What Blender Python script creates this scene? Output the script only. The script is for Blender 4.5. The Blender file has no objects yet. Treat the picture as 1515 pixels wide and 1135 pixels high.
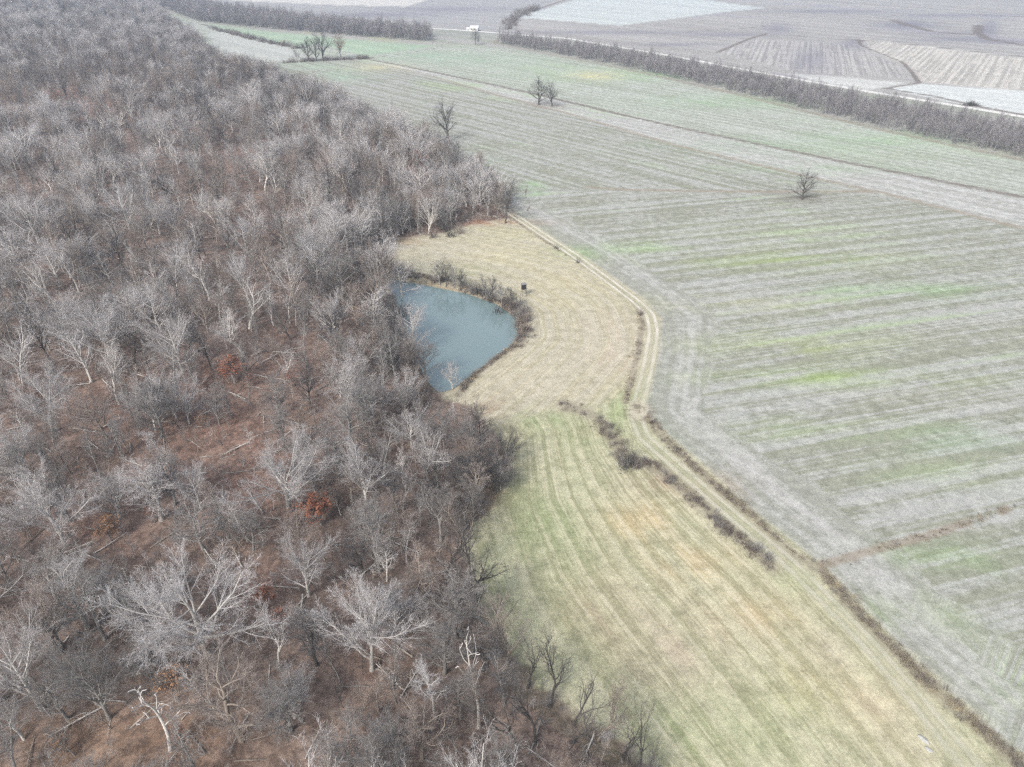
import bpy, math, random
import numpy as np
SC = bpy.context.scene
R = math.radians
rng = np.random.default_rng(7); random.seed(7)
# ---------------------------------------------------------------- camera, sky, sun, exposure
CH = 100.0                       # camera height above the fields
PITCH = R(32.8); FPX = 1050.0
cam_d = bpy.data.cameras.new('camera'); cam = bpy.data.objects.new('camera', cam_d)
SC.collection.objects.link(cam); SC.camera = cam
cam_d.sensor_width = 36.0; cam_d.lens = FPX/1515*36.0
cam_d.clip_start = 1.0; cam_d.clip_end = 20000.0
cam.location = (0, 0, CH); cam.rotation_euler = (math.pi/2-PITCH, 0, 0)
SUN_EL, SUN_AZ = 42.0, 215.0     # sun behind the clouds, to the left and behind the camera
world = bpy.data.worlds.new('World'); SC.world = world; world.use_nodes = True
wn = world.node_tree; wn.nodes.clear()
sky = wn.nodes.new('ShaderNodeTexSky'); sky.sky_type = 'NISHITA'; sky.sun_disc = False
sky.sun_elevation = R(SUN_EL); sky.sun_rotation = R(SUN_AZ)
sky.air_density = 1.0; sky.dust_density = 3.5; sky.ozone_density = 1.2
bg = wn.nodes.new('ShaderNodeBackground'); bg.inputs[1].default_value = 0.15
wo = wn.nodes.new('ShaderNodeOutputWorld')
hs = wn.nodes.new('ShaderNodeHueSaturation'); hs.inputs['Saturation'].default_value = .5   # thin overcast
wn.links.new(sky.outputs[0], hs.inputs['Color']); wn.links.new(hs.outputs[0], bg.inputs[0]); wn.links.new(bg.outputs[0], wo.inputs[0])
sl = bpy.data.lights.new('sun', 'SUN'); sl.energy = 1.5; sl.angle = R(12); sl.color = (1.0, 0.95, 0.88)
so = bpy.data.objects.new('sun', sl); SC.collection.objects.link(so); so.location = (0, 0, 400)
so.rotation_euler = (R(90-SUN_EL), 0, R(180-SUN_AZ))
SC.view_settings.view_transform = 'Standard'; SC.view_settings.look = 'None'
SC.view_settings.exposure = 0.64; SC.view_settings.gamma = 1.0
SC.cycles.max_bounces = 5; SC.cycles.diffuse_bounces = 2; SC.cycles.volume_bounces = 1
SC.cycles.transparent_max_bounces = 8
SC.cycles.use_denoising = False; SC.cycles.filter_width = 1.4
HAZE = 0.00023

# ---------------------------------------------------------------- helpers
cp, sp = math.cos(PITCH), math.sin(PITCH)
def at(px, py, z=0.0):
    """photo pixel -> the point of the land at height z seen there (used once, to survey positions)"""
    a = (px-757.5)/FPX; b = -(py-567.5)/FPX
    d = np.array([a, cp+b*sp, -sp+b*cp]); t = (z-CH)/d[2]
    return np.array([a*t, d[1]*t])
def project(x, y, z=0.0):
    dz = z-CH; dep = y*cp - dz*sp; dep = np.where(dep < 1, 1, dep)
    return 757.5+FPX*x/dep, 567.5-FPX*(y*sp+dz*cp)/dep
def W(pts): return np.array([at(*p) for p in pts])
def smooth(a, b, x):
    t = np.clip((x-a)/(b-a), 0, 1); return t*t*(3-2*t)
def dseg(X, Y, P, closed=False):
    """distance to a polyline, arc length at the nearest point, side"""
    n = len(P); best = np.full(X.shape, 1e18); arc = np.zeros(X.shape); side = np.zeros(X.shape); s0 = 0.0
    for i in range(n if closed else n-1):
        a = P[i]; b = P[(i+1) % n]; d = b-a; L = math.hypot(*d)
        if L < 1e-6: continue
        t = np.clip(((X-a[0])*d[0]+(Y-a[1])*d[1])/(L*L), 0, 1)
        ex = X-(a[0]+t*d[0]); ey = Y-(a[1]+t*d[1]); q = ex*ex+ey*ey
        m = q < best
        best = np.where(m, q, best); arc = np.where(m, s0+t*L, arc)
        side = np.where(m, np.sign(d[0]*ey-d[1]*ex), side); s0 += L
    return np.sqrt(best), arc, side
def inside(X, Y, P):
    c = np.zeros(X.shape, bool); n = len(P)
    for i in range(n):
        x1, y1 = P[i]; x2, y2 = P[(i+1) % n]
        if y1 == y2: continue
        c ^= ((y1 > Y) != (y2 > Y)) & (X < (x2-x1)*(Y-y1)/(y2-y1)+x1)
    return c
def sdp(X, Y, P):
    d = dseg(X, Y, P, True)[0]; return np.where(inside(X, Y, P), d, -d)
def fbm(X, Y, s, seed=0):
    r = np.random.default_rng(seed); v = 0*X
    for o in range(5):
        for k in range(4):
            a = r.uniform(0, 6.28); ph = r.uniform(0, 6.28); f = (2**o)*r.uniform(.8, 1.25)/s*6.28
            v = v+np.sin((X*math.cos(a)+Y*math.sin(a))*f+ph)/(1.7**o)/4
    return v

# ---------------------------------------------------------------- the survey: outlines of the land (photo pixels -> metres)
FOREST = W([(1100,1500),(1010,1260),(985,1180),(940,1110),(860,1062),(785,1000),(725,920),(696,845),(688,797),(735,740),(764,692),
 (735,645),(692,600),(655,590),(638,572),(606,530),(588,470),(572,420),(558,398),(562,378),(590,352),(640,347),(700,331),(745,325),(764,322),
 (752,296),(712,266),(655,230),(600,207),(560,190),(500,157),(430,129),(400,116),(340,103),(318,96),(305,78),(290,60),(262,42),(240,22),
 (200,-5),(120,-30),(-300,-50),(-1600,-40),(-3500,500),(-2500,1300),(-900,1700)])
POND = W([(566,400),(585,410),(630,418),(690,430),(735,446),(764,466),(768,495),(745,515),(712,540),(690,556),(668,572),(650,577),
 (632,560),(614,525),(600,480),(580,430)])
TRACK = W([(735,302),(770,325),(800,345),(850,378),(900,415),(940,445),(962,465),(967,490),(961,530),(952,570),(943,600),(942,620),
 (952,647),(976,667),(1010,697),(1067,748),(1174,838),(1284,951),(1352,1030),(1435,1133),(1500,1210),(1600,1340)])
CROP = W([(762,317),(800,340),(870,383),(950,440),(978,470),(975,520),(962,575),(953,610),(985,640),(1040,685),(1108,750),(1220,838),
 (1300,922),(1390,1010),(1515,1125),(1700,1320),(3500,1500),(3500,300),(1700,272),(1515,238),(1300,192),(1100,143),(1000,121),(900,99),(760,73),(690,66),
 (650,68),(560,62),(470,54),(380,45),(300,34),(250,20),(200,30),(250,60),(300,90),(500,180),(650,280)])
FARROAD = W([(100,-22),(280,8),(400,24),(480,33),(560,38),(640,42),(700,46),(750,50),(840,57),(1000,84),(1100,103),(1200,121),(1300,138),(1400,154),(1515,173),(1800,222),(2400,320)])
VERGE_R = W([(957,618),(983,648),(1005,671),(1060,721),(1098,752),(1167,819),(1215,845),(1287,927),(1373,1010),(1442,1068),(1504,1126),(1580,1200)])
VERGE_L = W([(750,318),(800,352),(860,389),(905,420),(945,455),(951,480),(944,520),(935,560),(925,595)])
DITCH = W([(835,600),(862,608),(888,625),(907,647),(923,680),(953,684),(977,695),(997,712),(1023,732),(1047,752),(1074,783),(1112,807),(1142,836)])
BANK_N = W([(558,396),(590,404),(640,412),(690,425),(735,442),(768,462),(776,490),(768,508)])
BANK_S = W([(768,508),(745,522),(712,546),(690,566),(680,585)])
BROWN = [(W([(560,95),(640,113),(740,142),(830,165),(1000,215),(1180,258),(1300,284),(1515,338),(1700,384)]), 2.1),
         (W([(870,277),(930,281),(1050,283),(1180,284),(1250,283),(1300,284)]), 1.8),
         (W([(1215,836),(1300,812),(1380,790),(1515,745),(1700,685)]), 1.1)]
DARK = [(W([(455,88),(535,86),(600,98),(680,115),(800,141),(900,165),(1000,188),(1250,240),(1515,292),(1700,330)]), 2.4),
        (W([(530,88),(600,79),(660,69)]), 1.6), (W([(340,98),(400,95),(440,92),(540,87)]), 1.0),
        (W([(640,185),(685,204),(740,223),(830,247),(923,277)]), .5),(W([(780,274),(777,290),(785,303),(780,312),(790,323)]), .35),
        (W([(700,188),(740,180),(785,168)]), .6),
        (W([(1270,58),(1273,67),(1300,78),(1335,92),(1350,108),(1360,123)]), 2.2), (W([(1310,131),(1360,123)]), 1.6),
        (W([(1310,131),(1380,142),(1450,158),(1515,170)]), 3.0),
        (W([(300,36),(370,58),(440,70)]), 3.0), (W([(1060,78),(1110,57),(1135,50)]), 2.5),
        (W([(1135,50),(1230,57),(1275,60),(1350,66),(1515,84)]), 3.5), (W([(1020,46),(1100,42),(1140,38)]), 3), (W([(1320,30),(1345,38),(1380,47),(1440,52)]), 6), (W([(1448,38),(1446,48),(1460,58),(1515,67)]), 6), (W([(1140,12),(1300,24),(1400,20),(1515,25)]), 3.0),
        (W([(1000,86),(900,70),(700,48)]), .0)]
CREEK = W([(860,-8),(800,12),(770,22),(757,34),(750,44)])
HEDGE = W([(312,42),(350,52),(400,64),(445,72)])
poly = lambda *p: W(p)
FIELDS = [ # far fields and one painted sunlit patch beyond the road: outline, colour
 (poly((430,-12),(850,-12),(770,24),(745,48),(640,40),(300,8)), (.38,.37,.365)),
 (poly((300,-14),(500,-10),(660,-8),(600,10),(480,7),(330,0)), (.60,.58,.54)),  # sunlight on the distant land, put into the colour as a pale patch
 (poly((765,26),(850,0),(1000,-6),(1130,12),(1072,18),(918,38)), (.54,.57,.55)),
 (poly((1060,78),(1118,57),(1270,64),(1292,80),(1335,98),(1350,118),(1180,108)), (.45,.43,.41)),
 (poly((1275,57),(1515,86),(1700,105),(1700,150),(1515,134),(1365,122),(1345,100),(1290,75)), (.56,.53,.48)),
 (poly((1165,108),(1345,122),(1310,129),(1280,134),(1200,119)), (.56,.56,.53)),
 (poly((1310,131),(1365,124),(1515,135),(1750,160),(1750,212),(1515,170),(1400,150)), (.60,.62,.60)),
 (poly((320,44),(440,72),(460,86),(400,93),(340,97),(318,80),(305,50)), (.47,.48,.44)),
 (poly((300,34),(380,45),(560,62),(650,68),(540,84),(470,66),(440,70),(320,42)), (.37,.46,.34)),
]
def height(X, Y, fast=False):
    sF = sdp(X, Y, FOREST); r = np.hypot(X, Y)
    h = smooth(5, 70, sF)*(2.0*fbm(X, Y, 210, 3)+2.0)
    h = h+smooth(40, 200, sF)*smooth(300, 700, r)*(7+9*fbm(X, Y, 700, 11))
    sP = sdp(X, Y, POND)
    h = h*smooth(0, 25, -sP)
    h = h-1.9*smooth(-1.6, 1.4, sP)
    return h
def zat(x, y): return float(height(np.array([x]), np.array([y]))[0])
def ground_px(px, py):
    z = 0.0
    for _ in range(6):
        p = at(px, py, z); z = .5*z+.5*zat(*p)
    return p[0], p[1], z
def crown_px(px, py, hc):
    z = 0.0
    for _ in range(6):
        p = at(px, py, z+hc); z = zat(*p)
    return p[0], p[1], z

# directions of the drill rows
def direc(a, b):
    v = at(*b)-at(*a); return v/np.hypot(*v)
D1 = direc((1098,572), (1510,508)); D2 = direc((1000,188), (1515,292)); D3 = direc((1170,60), (1160,104)); D4 = direc((1440,76), (1400,124))
G1 = W([(735,560),(790,640),(800,740),(850,850),(950,990),(1060,1135),(1180,1300)])
GREEN = [  # patches where the winter crop or grass is greener / straw is oranger: px, py, rx, ry, colour, strength
 (1170,385,190,16,(.36,.43,.20),.55),(1340,430,120,12,(.29,.44,.21),.6),(1180,510,160,22,(.38,.44,.20),.5),(1230,560,210,14,(.35,.45,.18),.6),
 (1060,450,170,14,(.42,.42,.27),.5),(1240,640,170,22,(.38,.46,.26),.4),(1430,700,140,22,(.38,.47,.26),.45),(1400,820,90,22,(.30,.42,.20),.6),
 (1440,650,120,20,(.30,.42,.26),.35),(940,366,60,8,(.33,.48,.2),.5),(1500,500,120,22,(.38,.38,.30),.4),(1150,345,200,20,(.40,.44,.30),.35),(1360,590,110,14,(.40,.39,.30),.4),
 (860,110,120,14,(.34,.47,.28),.5),(960,112,70,8,(.34,.48,.28),.5),(880,112,40,7,(.62,.55,.30),.7),(1100,150,160,12,(.32,.47,.27),.5),(1320,205,130,12,(.32,.46,.27),.5),(1300,228,200,12,(.40,.46,.33),.4),
 (700,88,110,10,(.33,.45,.31),.5),(640,82,60,6,(.32,.45,.32),.5),(560,100,50,6,(.62,.58,.36),.6),(505,112,40,10,(.33,.46,.31),.6),(1150,215,200,12,(.34,.44,.30),.4),
 (460,98,50,6,(.36,.48,.33),.5),(650,235,40,10,(.35,.48,.30),.5),(700,245,60,12,(.34,.44,.30),.35),(790,278,16,10,(.28,.48,.22),.7),(1220,250,160,8,(.34,.44,.28),.4),
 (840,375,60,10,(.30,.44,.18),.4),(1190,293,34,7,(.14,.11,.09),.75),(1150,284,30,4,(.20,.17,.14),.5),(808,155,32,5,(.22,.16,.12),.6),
 (1420,940,40,40,(.33,.42,.20),.35),(1480,1060,60,40,(.30,.38,.22),.45),(1330,905,70,30,(.30,.38,.18),.45),
 (870,640,90,28,(.25,.33,.14),.5),(800,620,36,12,(.20,.31,.11),.6),(770,760,90,60,(.28,.35,.17),.5),(830,860,80,100,(.27,.33,.16),.4),(745,840,36,60,(.28,.34,.16),.4),(820,960,70,70,(.29,.34,.17),.35),
 (1060,1080,180,70,(.30,.38,.17),.4),(1180,1020,90,50,(.30,.36,.16),.35),(930,600,26,22,(.22,.38,.10),.6),(1000,720,40,14,(.30,.30,.15),.3),(1180,860,30,20,(.24,.33,.13),.35),
 (950,770,55,30,(.60,.43,.22),.65),(1020,830,70,34,(.58,.43,.24),.6),(1110,910,90,46,(.56,.44,.26),.45),(1190,1000,70,50,(.55,.44,.27),.35),(880,900,90,60,(.46,.38,.27),.5),(1010,960,90,70,(.43,.35,.27),.55),
 (1290,1040,80,50,(.60,.50,.35),.55),(1230,960,50,40,(.52,.46,.36),.4),(1340,1110,40,30,(.58,.48,.35),.4),(1060,720,60,24,(.40,.31,.23),.5),(965,715,40,18,(.32,.22,.16),.6),(870,640,26,10,(.30,.25,.17),.5),
 (740,345,60,12,(.48,.46,.26),.4),(690,400,50,10,(.35,.42,.22),.4),(830,430,60,30,(.60,.52,.30),.45),(760,375,60,20,(.62,.55,.33),.4),(910,510,50,50,(.58,.48,.38),.5),(790,560,70,30,(.58,.50,.36),.4),
 (730,329,70,5,(.38,.20,.12),.7),(600,355,26,8,(.36,.22,.14),.6),(722,600,30,20,(.40,.30,.22),.5),(720,745,26,40,(.30,.17,.12),.55),(730,670,50,60,(.28,.20,.15),.4),
]
FGREEN = [ # leaf litter: redder and paler places in the wood
 (330,610,110,80,(.30,.125,.075),.6),(380,700,90,70,(.27,.11,.07),.6),(260,690,70,60,(.30,.13,.08),.5),(120,620,110,60,(.31,.15,.10),.6),(400,850,60,60,(.24,.10,.065),.6),
 (560,980,60,60,(.20,.09,.06),.6),(120,1100,130,60,(.34,.18,.09),.6),(300,1100,120,60,(.30,.15,.08),.5),(150,800,90,50,(.28,.13,.09),.6),(90,145,90,12,(.40,.20,.15),.6),(60,175,140,16,(.38,.24,.18),.6),
 (150,170,50,10,(.40,.20,.15),.6),(620,250,40,10,(.24,.11,.09),.7),(180,230,120,30,(.33,.22,.18),.5),(370,240,60,20,(.33,.15,.11),.6),(330,300,120,40,(.26,.15,.12),.4),(640,300,60,20,(.30,.17,.13),.5),(240,400,60,26,(.30,.17,.13),.6),(60,300,50,16,(.32,.19,.14),.6),(420,330,50,18,(.30,.14,.10),.6),(300,200,60,12,(.33,.18,.14),.6),(480,210,50,14,(.30,.17,.13),.5),(540,360,40,30,(.28,.16,.12),.6),(40,430,70,24,(.32,.20,.16),.5),(200,130,60,8,(.36,.2,.15),.6),(380,440,50,24,(.29,.17,.13),.5),(90,220,60,10,(.36,.22,.17),.6),
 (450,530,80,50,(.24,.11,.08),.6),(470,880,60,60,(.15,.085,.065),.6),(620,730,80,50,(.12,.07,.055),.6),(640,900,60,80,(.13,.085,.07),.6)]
UU = {}
def land(X, Y):
    """every colour and distance the ground material reads, worked out in metres on the land itself"""
    N = X.shape[0]; px, py = project(X, Y)
    ok = (Y*cp+CH*sp) > 2
    px = np.where(ok, px, -9e3); py = np.where(ok, py, 9e3)
    sF = sdp(X, Y, FOREST); sC = sdp(X, Y, CROP); sP = sdp(X, Y, POND)
    tr, tarc, tside = dseg(X, Y, TRACK); rd = dseg(X, Y, FARROAD)[0]
    rside = dseg(X, Y, FARROAD)[2]
    A = np.tile(np.array([.40,.41,.375]), (N, 1)); B = np.tile(np.array([.315,.32,.27]), (N, 1)); C = np.tile(np.array([.31,.40,.19]), (N, 1))
    cw = np.full(N, .35)
    # meadow
    u = np.zeros(N); v = np.zeros(N)
    low = smooth(590, 625, py+.25*(px-850)*0+ (px-840)*.18)
    dl, al, sl_ = dseg(X, Y, G1); dr = tr
    um = 34*dl*np.where(sl_ < 0, 1, -1)/(dl+dr+1e-3)/1.1
    meadow = sC < 0
    up = -sP
    A[:] = (.455,.425,.34); B[:] = (.42,.385,.275); C[:] = (.37,.39,.24)
    lo = low[:, None]
    A = A*(1-lo)+np.array([.47,.45,.32])*lo; B = B*(1-lo)+np.array([.34,.335,.215])*lo
    u = np.where(low > .5, um, up); v = np.where(low > .5, tarc, dseg(X, Y, POND, True)[1]*.6); per = np.full(N, 2.6)
    # crop field in four bands
    crop = smooth(-1, 1, sC)
    dB = dseg(X, Y, BROWN[0][0]); aboveB = dB[2] > 0
    z1 = (~aboveB) & ~((py < 282) & (px < 1180)) 
    u1 = X*-D1[1]+Y*D1[0]; v1 = X*D1[0]+Y*D1[1]; u2 = X*-D2[1]+Y*D2[0]; v2 = X*D2[0]+Y*D2[1]
    edge = (sC < 15+3*fbm(X, Y, 40, 5)) & z1 & (px < 1515)
    m = sC > 0
    uc = np.where(z1, u1, u2); vc = np.where(z1, v1, v2)
    uc = np.where(edge, sC*.55, uc); vc = np.where(edge, tarc, vc)
    u = np.where(m, uc, u); v = np.where(m, vc, v); per = np.where(m, np.where(z1, 4.8, 5.0), per)
    cA = np.tile(np.array([.385,.388,.36]), (N, 1)); cB = np.tile(np.array([.275,.28,.222]), (N, 1)); cC = np.tile(np.array([.34,.43,.23]), (N, 1))
    dk = dseg(X, Y, DARK[0][0]); bey = (dk[2] > 0)
    band = aboveB & ~bey; cA[band] = (.47,.465,.445); cB[band] = (.37,.37,.335)
    cA[bey] = (.43,.445,.40); cB[bey] = (.32,.34,.275); cC[bey] = (.34,.41,.28)
    cA[edge] = (.41,.405,.38); cB[edge] = (.315,.32,.275)
    k = crop[:, None]
    A = A*(1-k)+cA*k; B = B*(1-k)+cB*k; C = C*(1-k)+cC*k
    # beyond the tree belt
    sgn = np.where(rd < 1e9, rside, 0)
    far = ((Y > 300) & (sC < 0) & (sF < 0) & ~(meadow & (Y < 300)))
    A[far] = (.37,.36,.335); B[far] = (.30,.31,.26)
    bey2 = far & (rside > 0)
    A[bey2] = (.405,.39,.37); B[bey2] = (.33,.315,.295); C[bey2] = (.30,.28,.33)
    u = np.where(far, u2, u); v = np.where(far, v2, v); per = np.where(far, 22, per)
    for i, (P, c) in enumerate(FIELDS):
        if i in (3, 4): pass
        sd_ = sdp(X, Y, P); a = sd_ > 0; ws = smooth(-2.5, 2.5, sd_)[:, None]*far[:, None]; ws = np.maximum(ws, ((sd_ > 0) & ~far & (sF < 0))[:, None]*smooth(0, 4, sd_)[:, None]); c = np.array(c); A = A*(1-ws)+c*ws; B = B*(1-ws)+c*(.66 if i in (3, 4) else .88)*ws; C = C*(1-ws)+c*.93*ws
        d = D3 if i == 3 else D4 if i == 4 else D2
        u = np.where(a, X*-d[1]+Y*d[0], u); v = np.where(a, X*d[0]+Y*d[1], v); per = np.where(a, 3.6 if i in (3, 4) else 18, per)
    for (bx, by, rx, ry) in ((1150,42,26,8),(1465,42,14,16),(1340,38,60,7),(1420,58,80,5),(1260,66,20,8),(1240,17,110,3),(1420,23,110,2.5),(1345,36,22,6),(1400,49,50,3),(1452,46,10,8),(1490,62,40,3),(1075,52,70,3),(900,48,160,3),(560,22,90,4),(660,14,90,4),(1000,66,60,3),(1200,90,30,20)):
        w = np.exp(-((px-bx)/rx)**2-((py-by)/ry)**2)*.6*far
        A = A*(1-w[:, None])+np.array([.20,.19,.23])*w[:, None]; B = B*(1-w[:, None])+np.array([.18,.17,.21])*w[:, None]
    # wood
    k = smooth(-.9, .9, sF+1.2*fbm(X, Y, 9, 9))[:, None]
    A = A*(1-k)+np.array([.285,.215,.178])*k; B = B*(1-k)+np.array([.16,.12,.10])*k; C = C*(1-k)+np.array([.31,.25,.20])*k
    ST = fbm(u, v*.07, 7, 21)*.7+fbm(X, Y, 26, 22)*.5; SELM = sF < 4
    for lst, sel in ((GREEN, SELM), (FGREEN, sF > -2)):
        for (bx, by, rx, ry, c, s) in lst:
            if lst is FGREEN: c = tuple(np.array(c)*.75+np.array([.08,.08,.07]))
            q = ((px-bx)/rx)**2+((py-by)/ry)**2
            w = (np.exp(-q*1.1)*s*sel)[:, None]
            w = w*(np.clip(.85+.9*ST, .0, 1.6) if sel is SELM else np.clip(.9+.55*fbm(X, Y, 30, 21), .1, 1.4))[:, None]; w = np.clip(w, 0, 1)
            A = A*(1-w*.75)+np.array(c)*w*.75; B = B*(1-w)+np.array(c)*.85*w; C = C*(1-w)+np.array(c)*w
    bank = np.exp(-np.abs(sP+.2)/1.3)
    sb = smooth(.0, 1.0, sP)
    for T in (A, B, C): T[:] = T*(1-.8*bank[:, None])+np.array([.17,.12,.09])*.8*bank[:, None]
    brn = np.full(N, 50.0); drk = np.full(N, 50.0)
    for P, w in BROWN: brn = np.minimum(brn, dseg(X, Y, P)[0]/w)
    for P, w in DARK:
        if w > 0: drk = np.minimum(drk, dseg(X, Y, P)[0]/w)
    crk = dseg(X, Y, CREEK)[0]/3.0; drk = np.minimum(drk, crk)
    wd = np.minimum(np.minimum(dseg(X, Y, VERGE_R)[0]/1.6, dseg(X, Y, VERGE_L)[0]/1.0), np.minimum(dseg(X, Y, DITCH)[0]/2.2, dseg(X, Y, BANK_S)[0]/1.5))
    wd = np.minimum(wd, np.minimum(dseg(X, Y, BANK_N)[0]/2.2, np.abs(sdp(X, Y, BELT)+1.5)/3.0 if len(BELT) else 9))
    tone = smooth(250, 40, py)*0
    mud = np.hypot(X-at(946,608)[0], (Y-at(946,608)[1])*.8)
    return dict(A=A, B=B, C=C, flow=np.stack([u/per, v/per, sF*0], 1), sF=sF, sC=sC, trk=tr, brn=brn, drk=drk, wd=wd, road=rd, mud=mud, wear=1-.6*smooth(120, 165, tarc), mead=np.where(meadow & ~far, 1.0, 0.0)*smooth(1.5, -1.0, sF)*(Y < 300))
BELT = W([(1700,280),(1515,236),(1400,212),(1300,190),(1200,166),(1100,141),(1000,118),(900,96),(760,70),(735,65),(735,60),(760,60),(900,80),(1000,97),(1100,117),(1200,138),(1300,158),(1400,177),(1515,199),(1700,234)])
BELT2 = W([(640,63),(560,57),(470,50),(380,42),(290,32),(260,20),(200,2),(160,-8),(300,8),(400,25),(480,38),(560,45),(640,52)])

# ---------------------------------------------------------------- node materials
def nodes(m):
    m.use_nodes = True; nt = m.node_tree; nt.nodes.clear()
    return nt, nt.nodes, nt.links
def mth(nt, op, a, b=None, c=None, clamp=False):
    n = nt.nodes.new('ShaderNodeMath'); n.operation = op; n.use_clamp = clamp
    for i, q in enumerate((a, b, c)):
        if q is None: continue
        if isinstance(q, (int, float)): n.inputs[i].default_value = q
        else: nt.links.new(q, n.inputs[i])
    return n.outputs[0]
def mixc(nt, f, a, b, mode='MIX'):
    n = nt.nodes.new('ShaderNodeMix'); n.data_type = 'RGBA'; n.blend_type = mode
    for s, q in ((n.inputs[0], f), (n.inputs[6], a), (n.inputs[7], b)):
        if isinstance(q, (int, float)): s.default_value = q
        elif isinstance(q, tuple): s.default_value = (*q, 1)
        else: nt.links.new(q, s)
    return n.outputs[2]
def noise(nt, vec, scale, detail=2.0, rough=.5, out=0):
    n = nt.nodes.new('ShaderNodeTexNoise'); n.inputs['Scale'].default_value = scale; n.inputs['Detail'].default_value = detail
    n.inputs['Roughness'].default_value = rough
    if vec is not None: nt.links.new(vec, n.inputs['Vector'])
    return n.outputs[out]
def sstep(nt, x, a, b):
    n = nt.nodes.new('ShaderNodeMapRange'); n.interpolation_type = 'SMOOTHSTEP'
    n.inputs[1].default_value = a; n.inputs[2].default_value = b; n.inputs[3].default_value = 0; n.inputs[4].default_value = 1
    if a > b: n.inputs[1].default_value = b; n.inputs[2].default_value = a; n.inputs[3].default_value = 1; n.inputs[4].default_value = 0
    nt.links.new(x, n.inputs[0]); return n.outputs[0]
def attr(nt, name, out='Fac'):
    n = nt.nodes.new('ShaderNodeAttribute'); n.attribute_name = name; return n.outputs[out]
def scalev(nt, v, s):
    n = nt.nodes.new('ShaderNodeVectorMath'); n.operation = 'MULTIPLY'; nt.links.new(v, n.inputs[0]); n.inputs[1].default_value = s; return n.outputs[0]
def finish(nt, col, rough=.9, spec=.1, bump=None, bstr=.3, bdist=.1):
    b = nt.nodes.new('ShaderNodeBsdfPrincipled'); o = nt.nodes.new('ShaderNodeOutputMaterial')
    if isinstance(col, tuple): b.inputs['Base Color'].default_value = (*col, 1)
    else: nt.links.new(col, b.inputs['Base Color'])
    b.inputs['Roughness'].default_value = rough; b.inputs['Specular IOR Level'].default_value = spec
    if bump is not None:
        k = nt.nodes.new('ShaderNodeBump'); k.inputs['Strength'].default_value = bstr; k.inputs['Distance'].default_value = bdist
        nt.links.new(bump, k.inputs['Height']); nt.links.new(k.outputs[0], b.inputs['Normal'])
    nt.links.new(b.outputs[0], o.inputs[0]); return b
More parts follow.
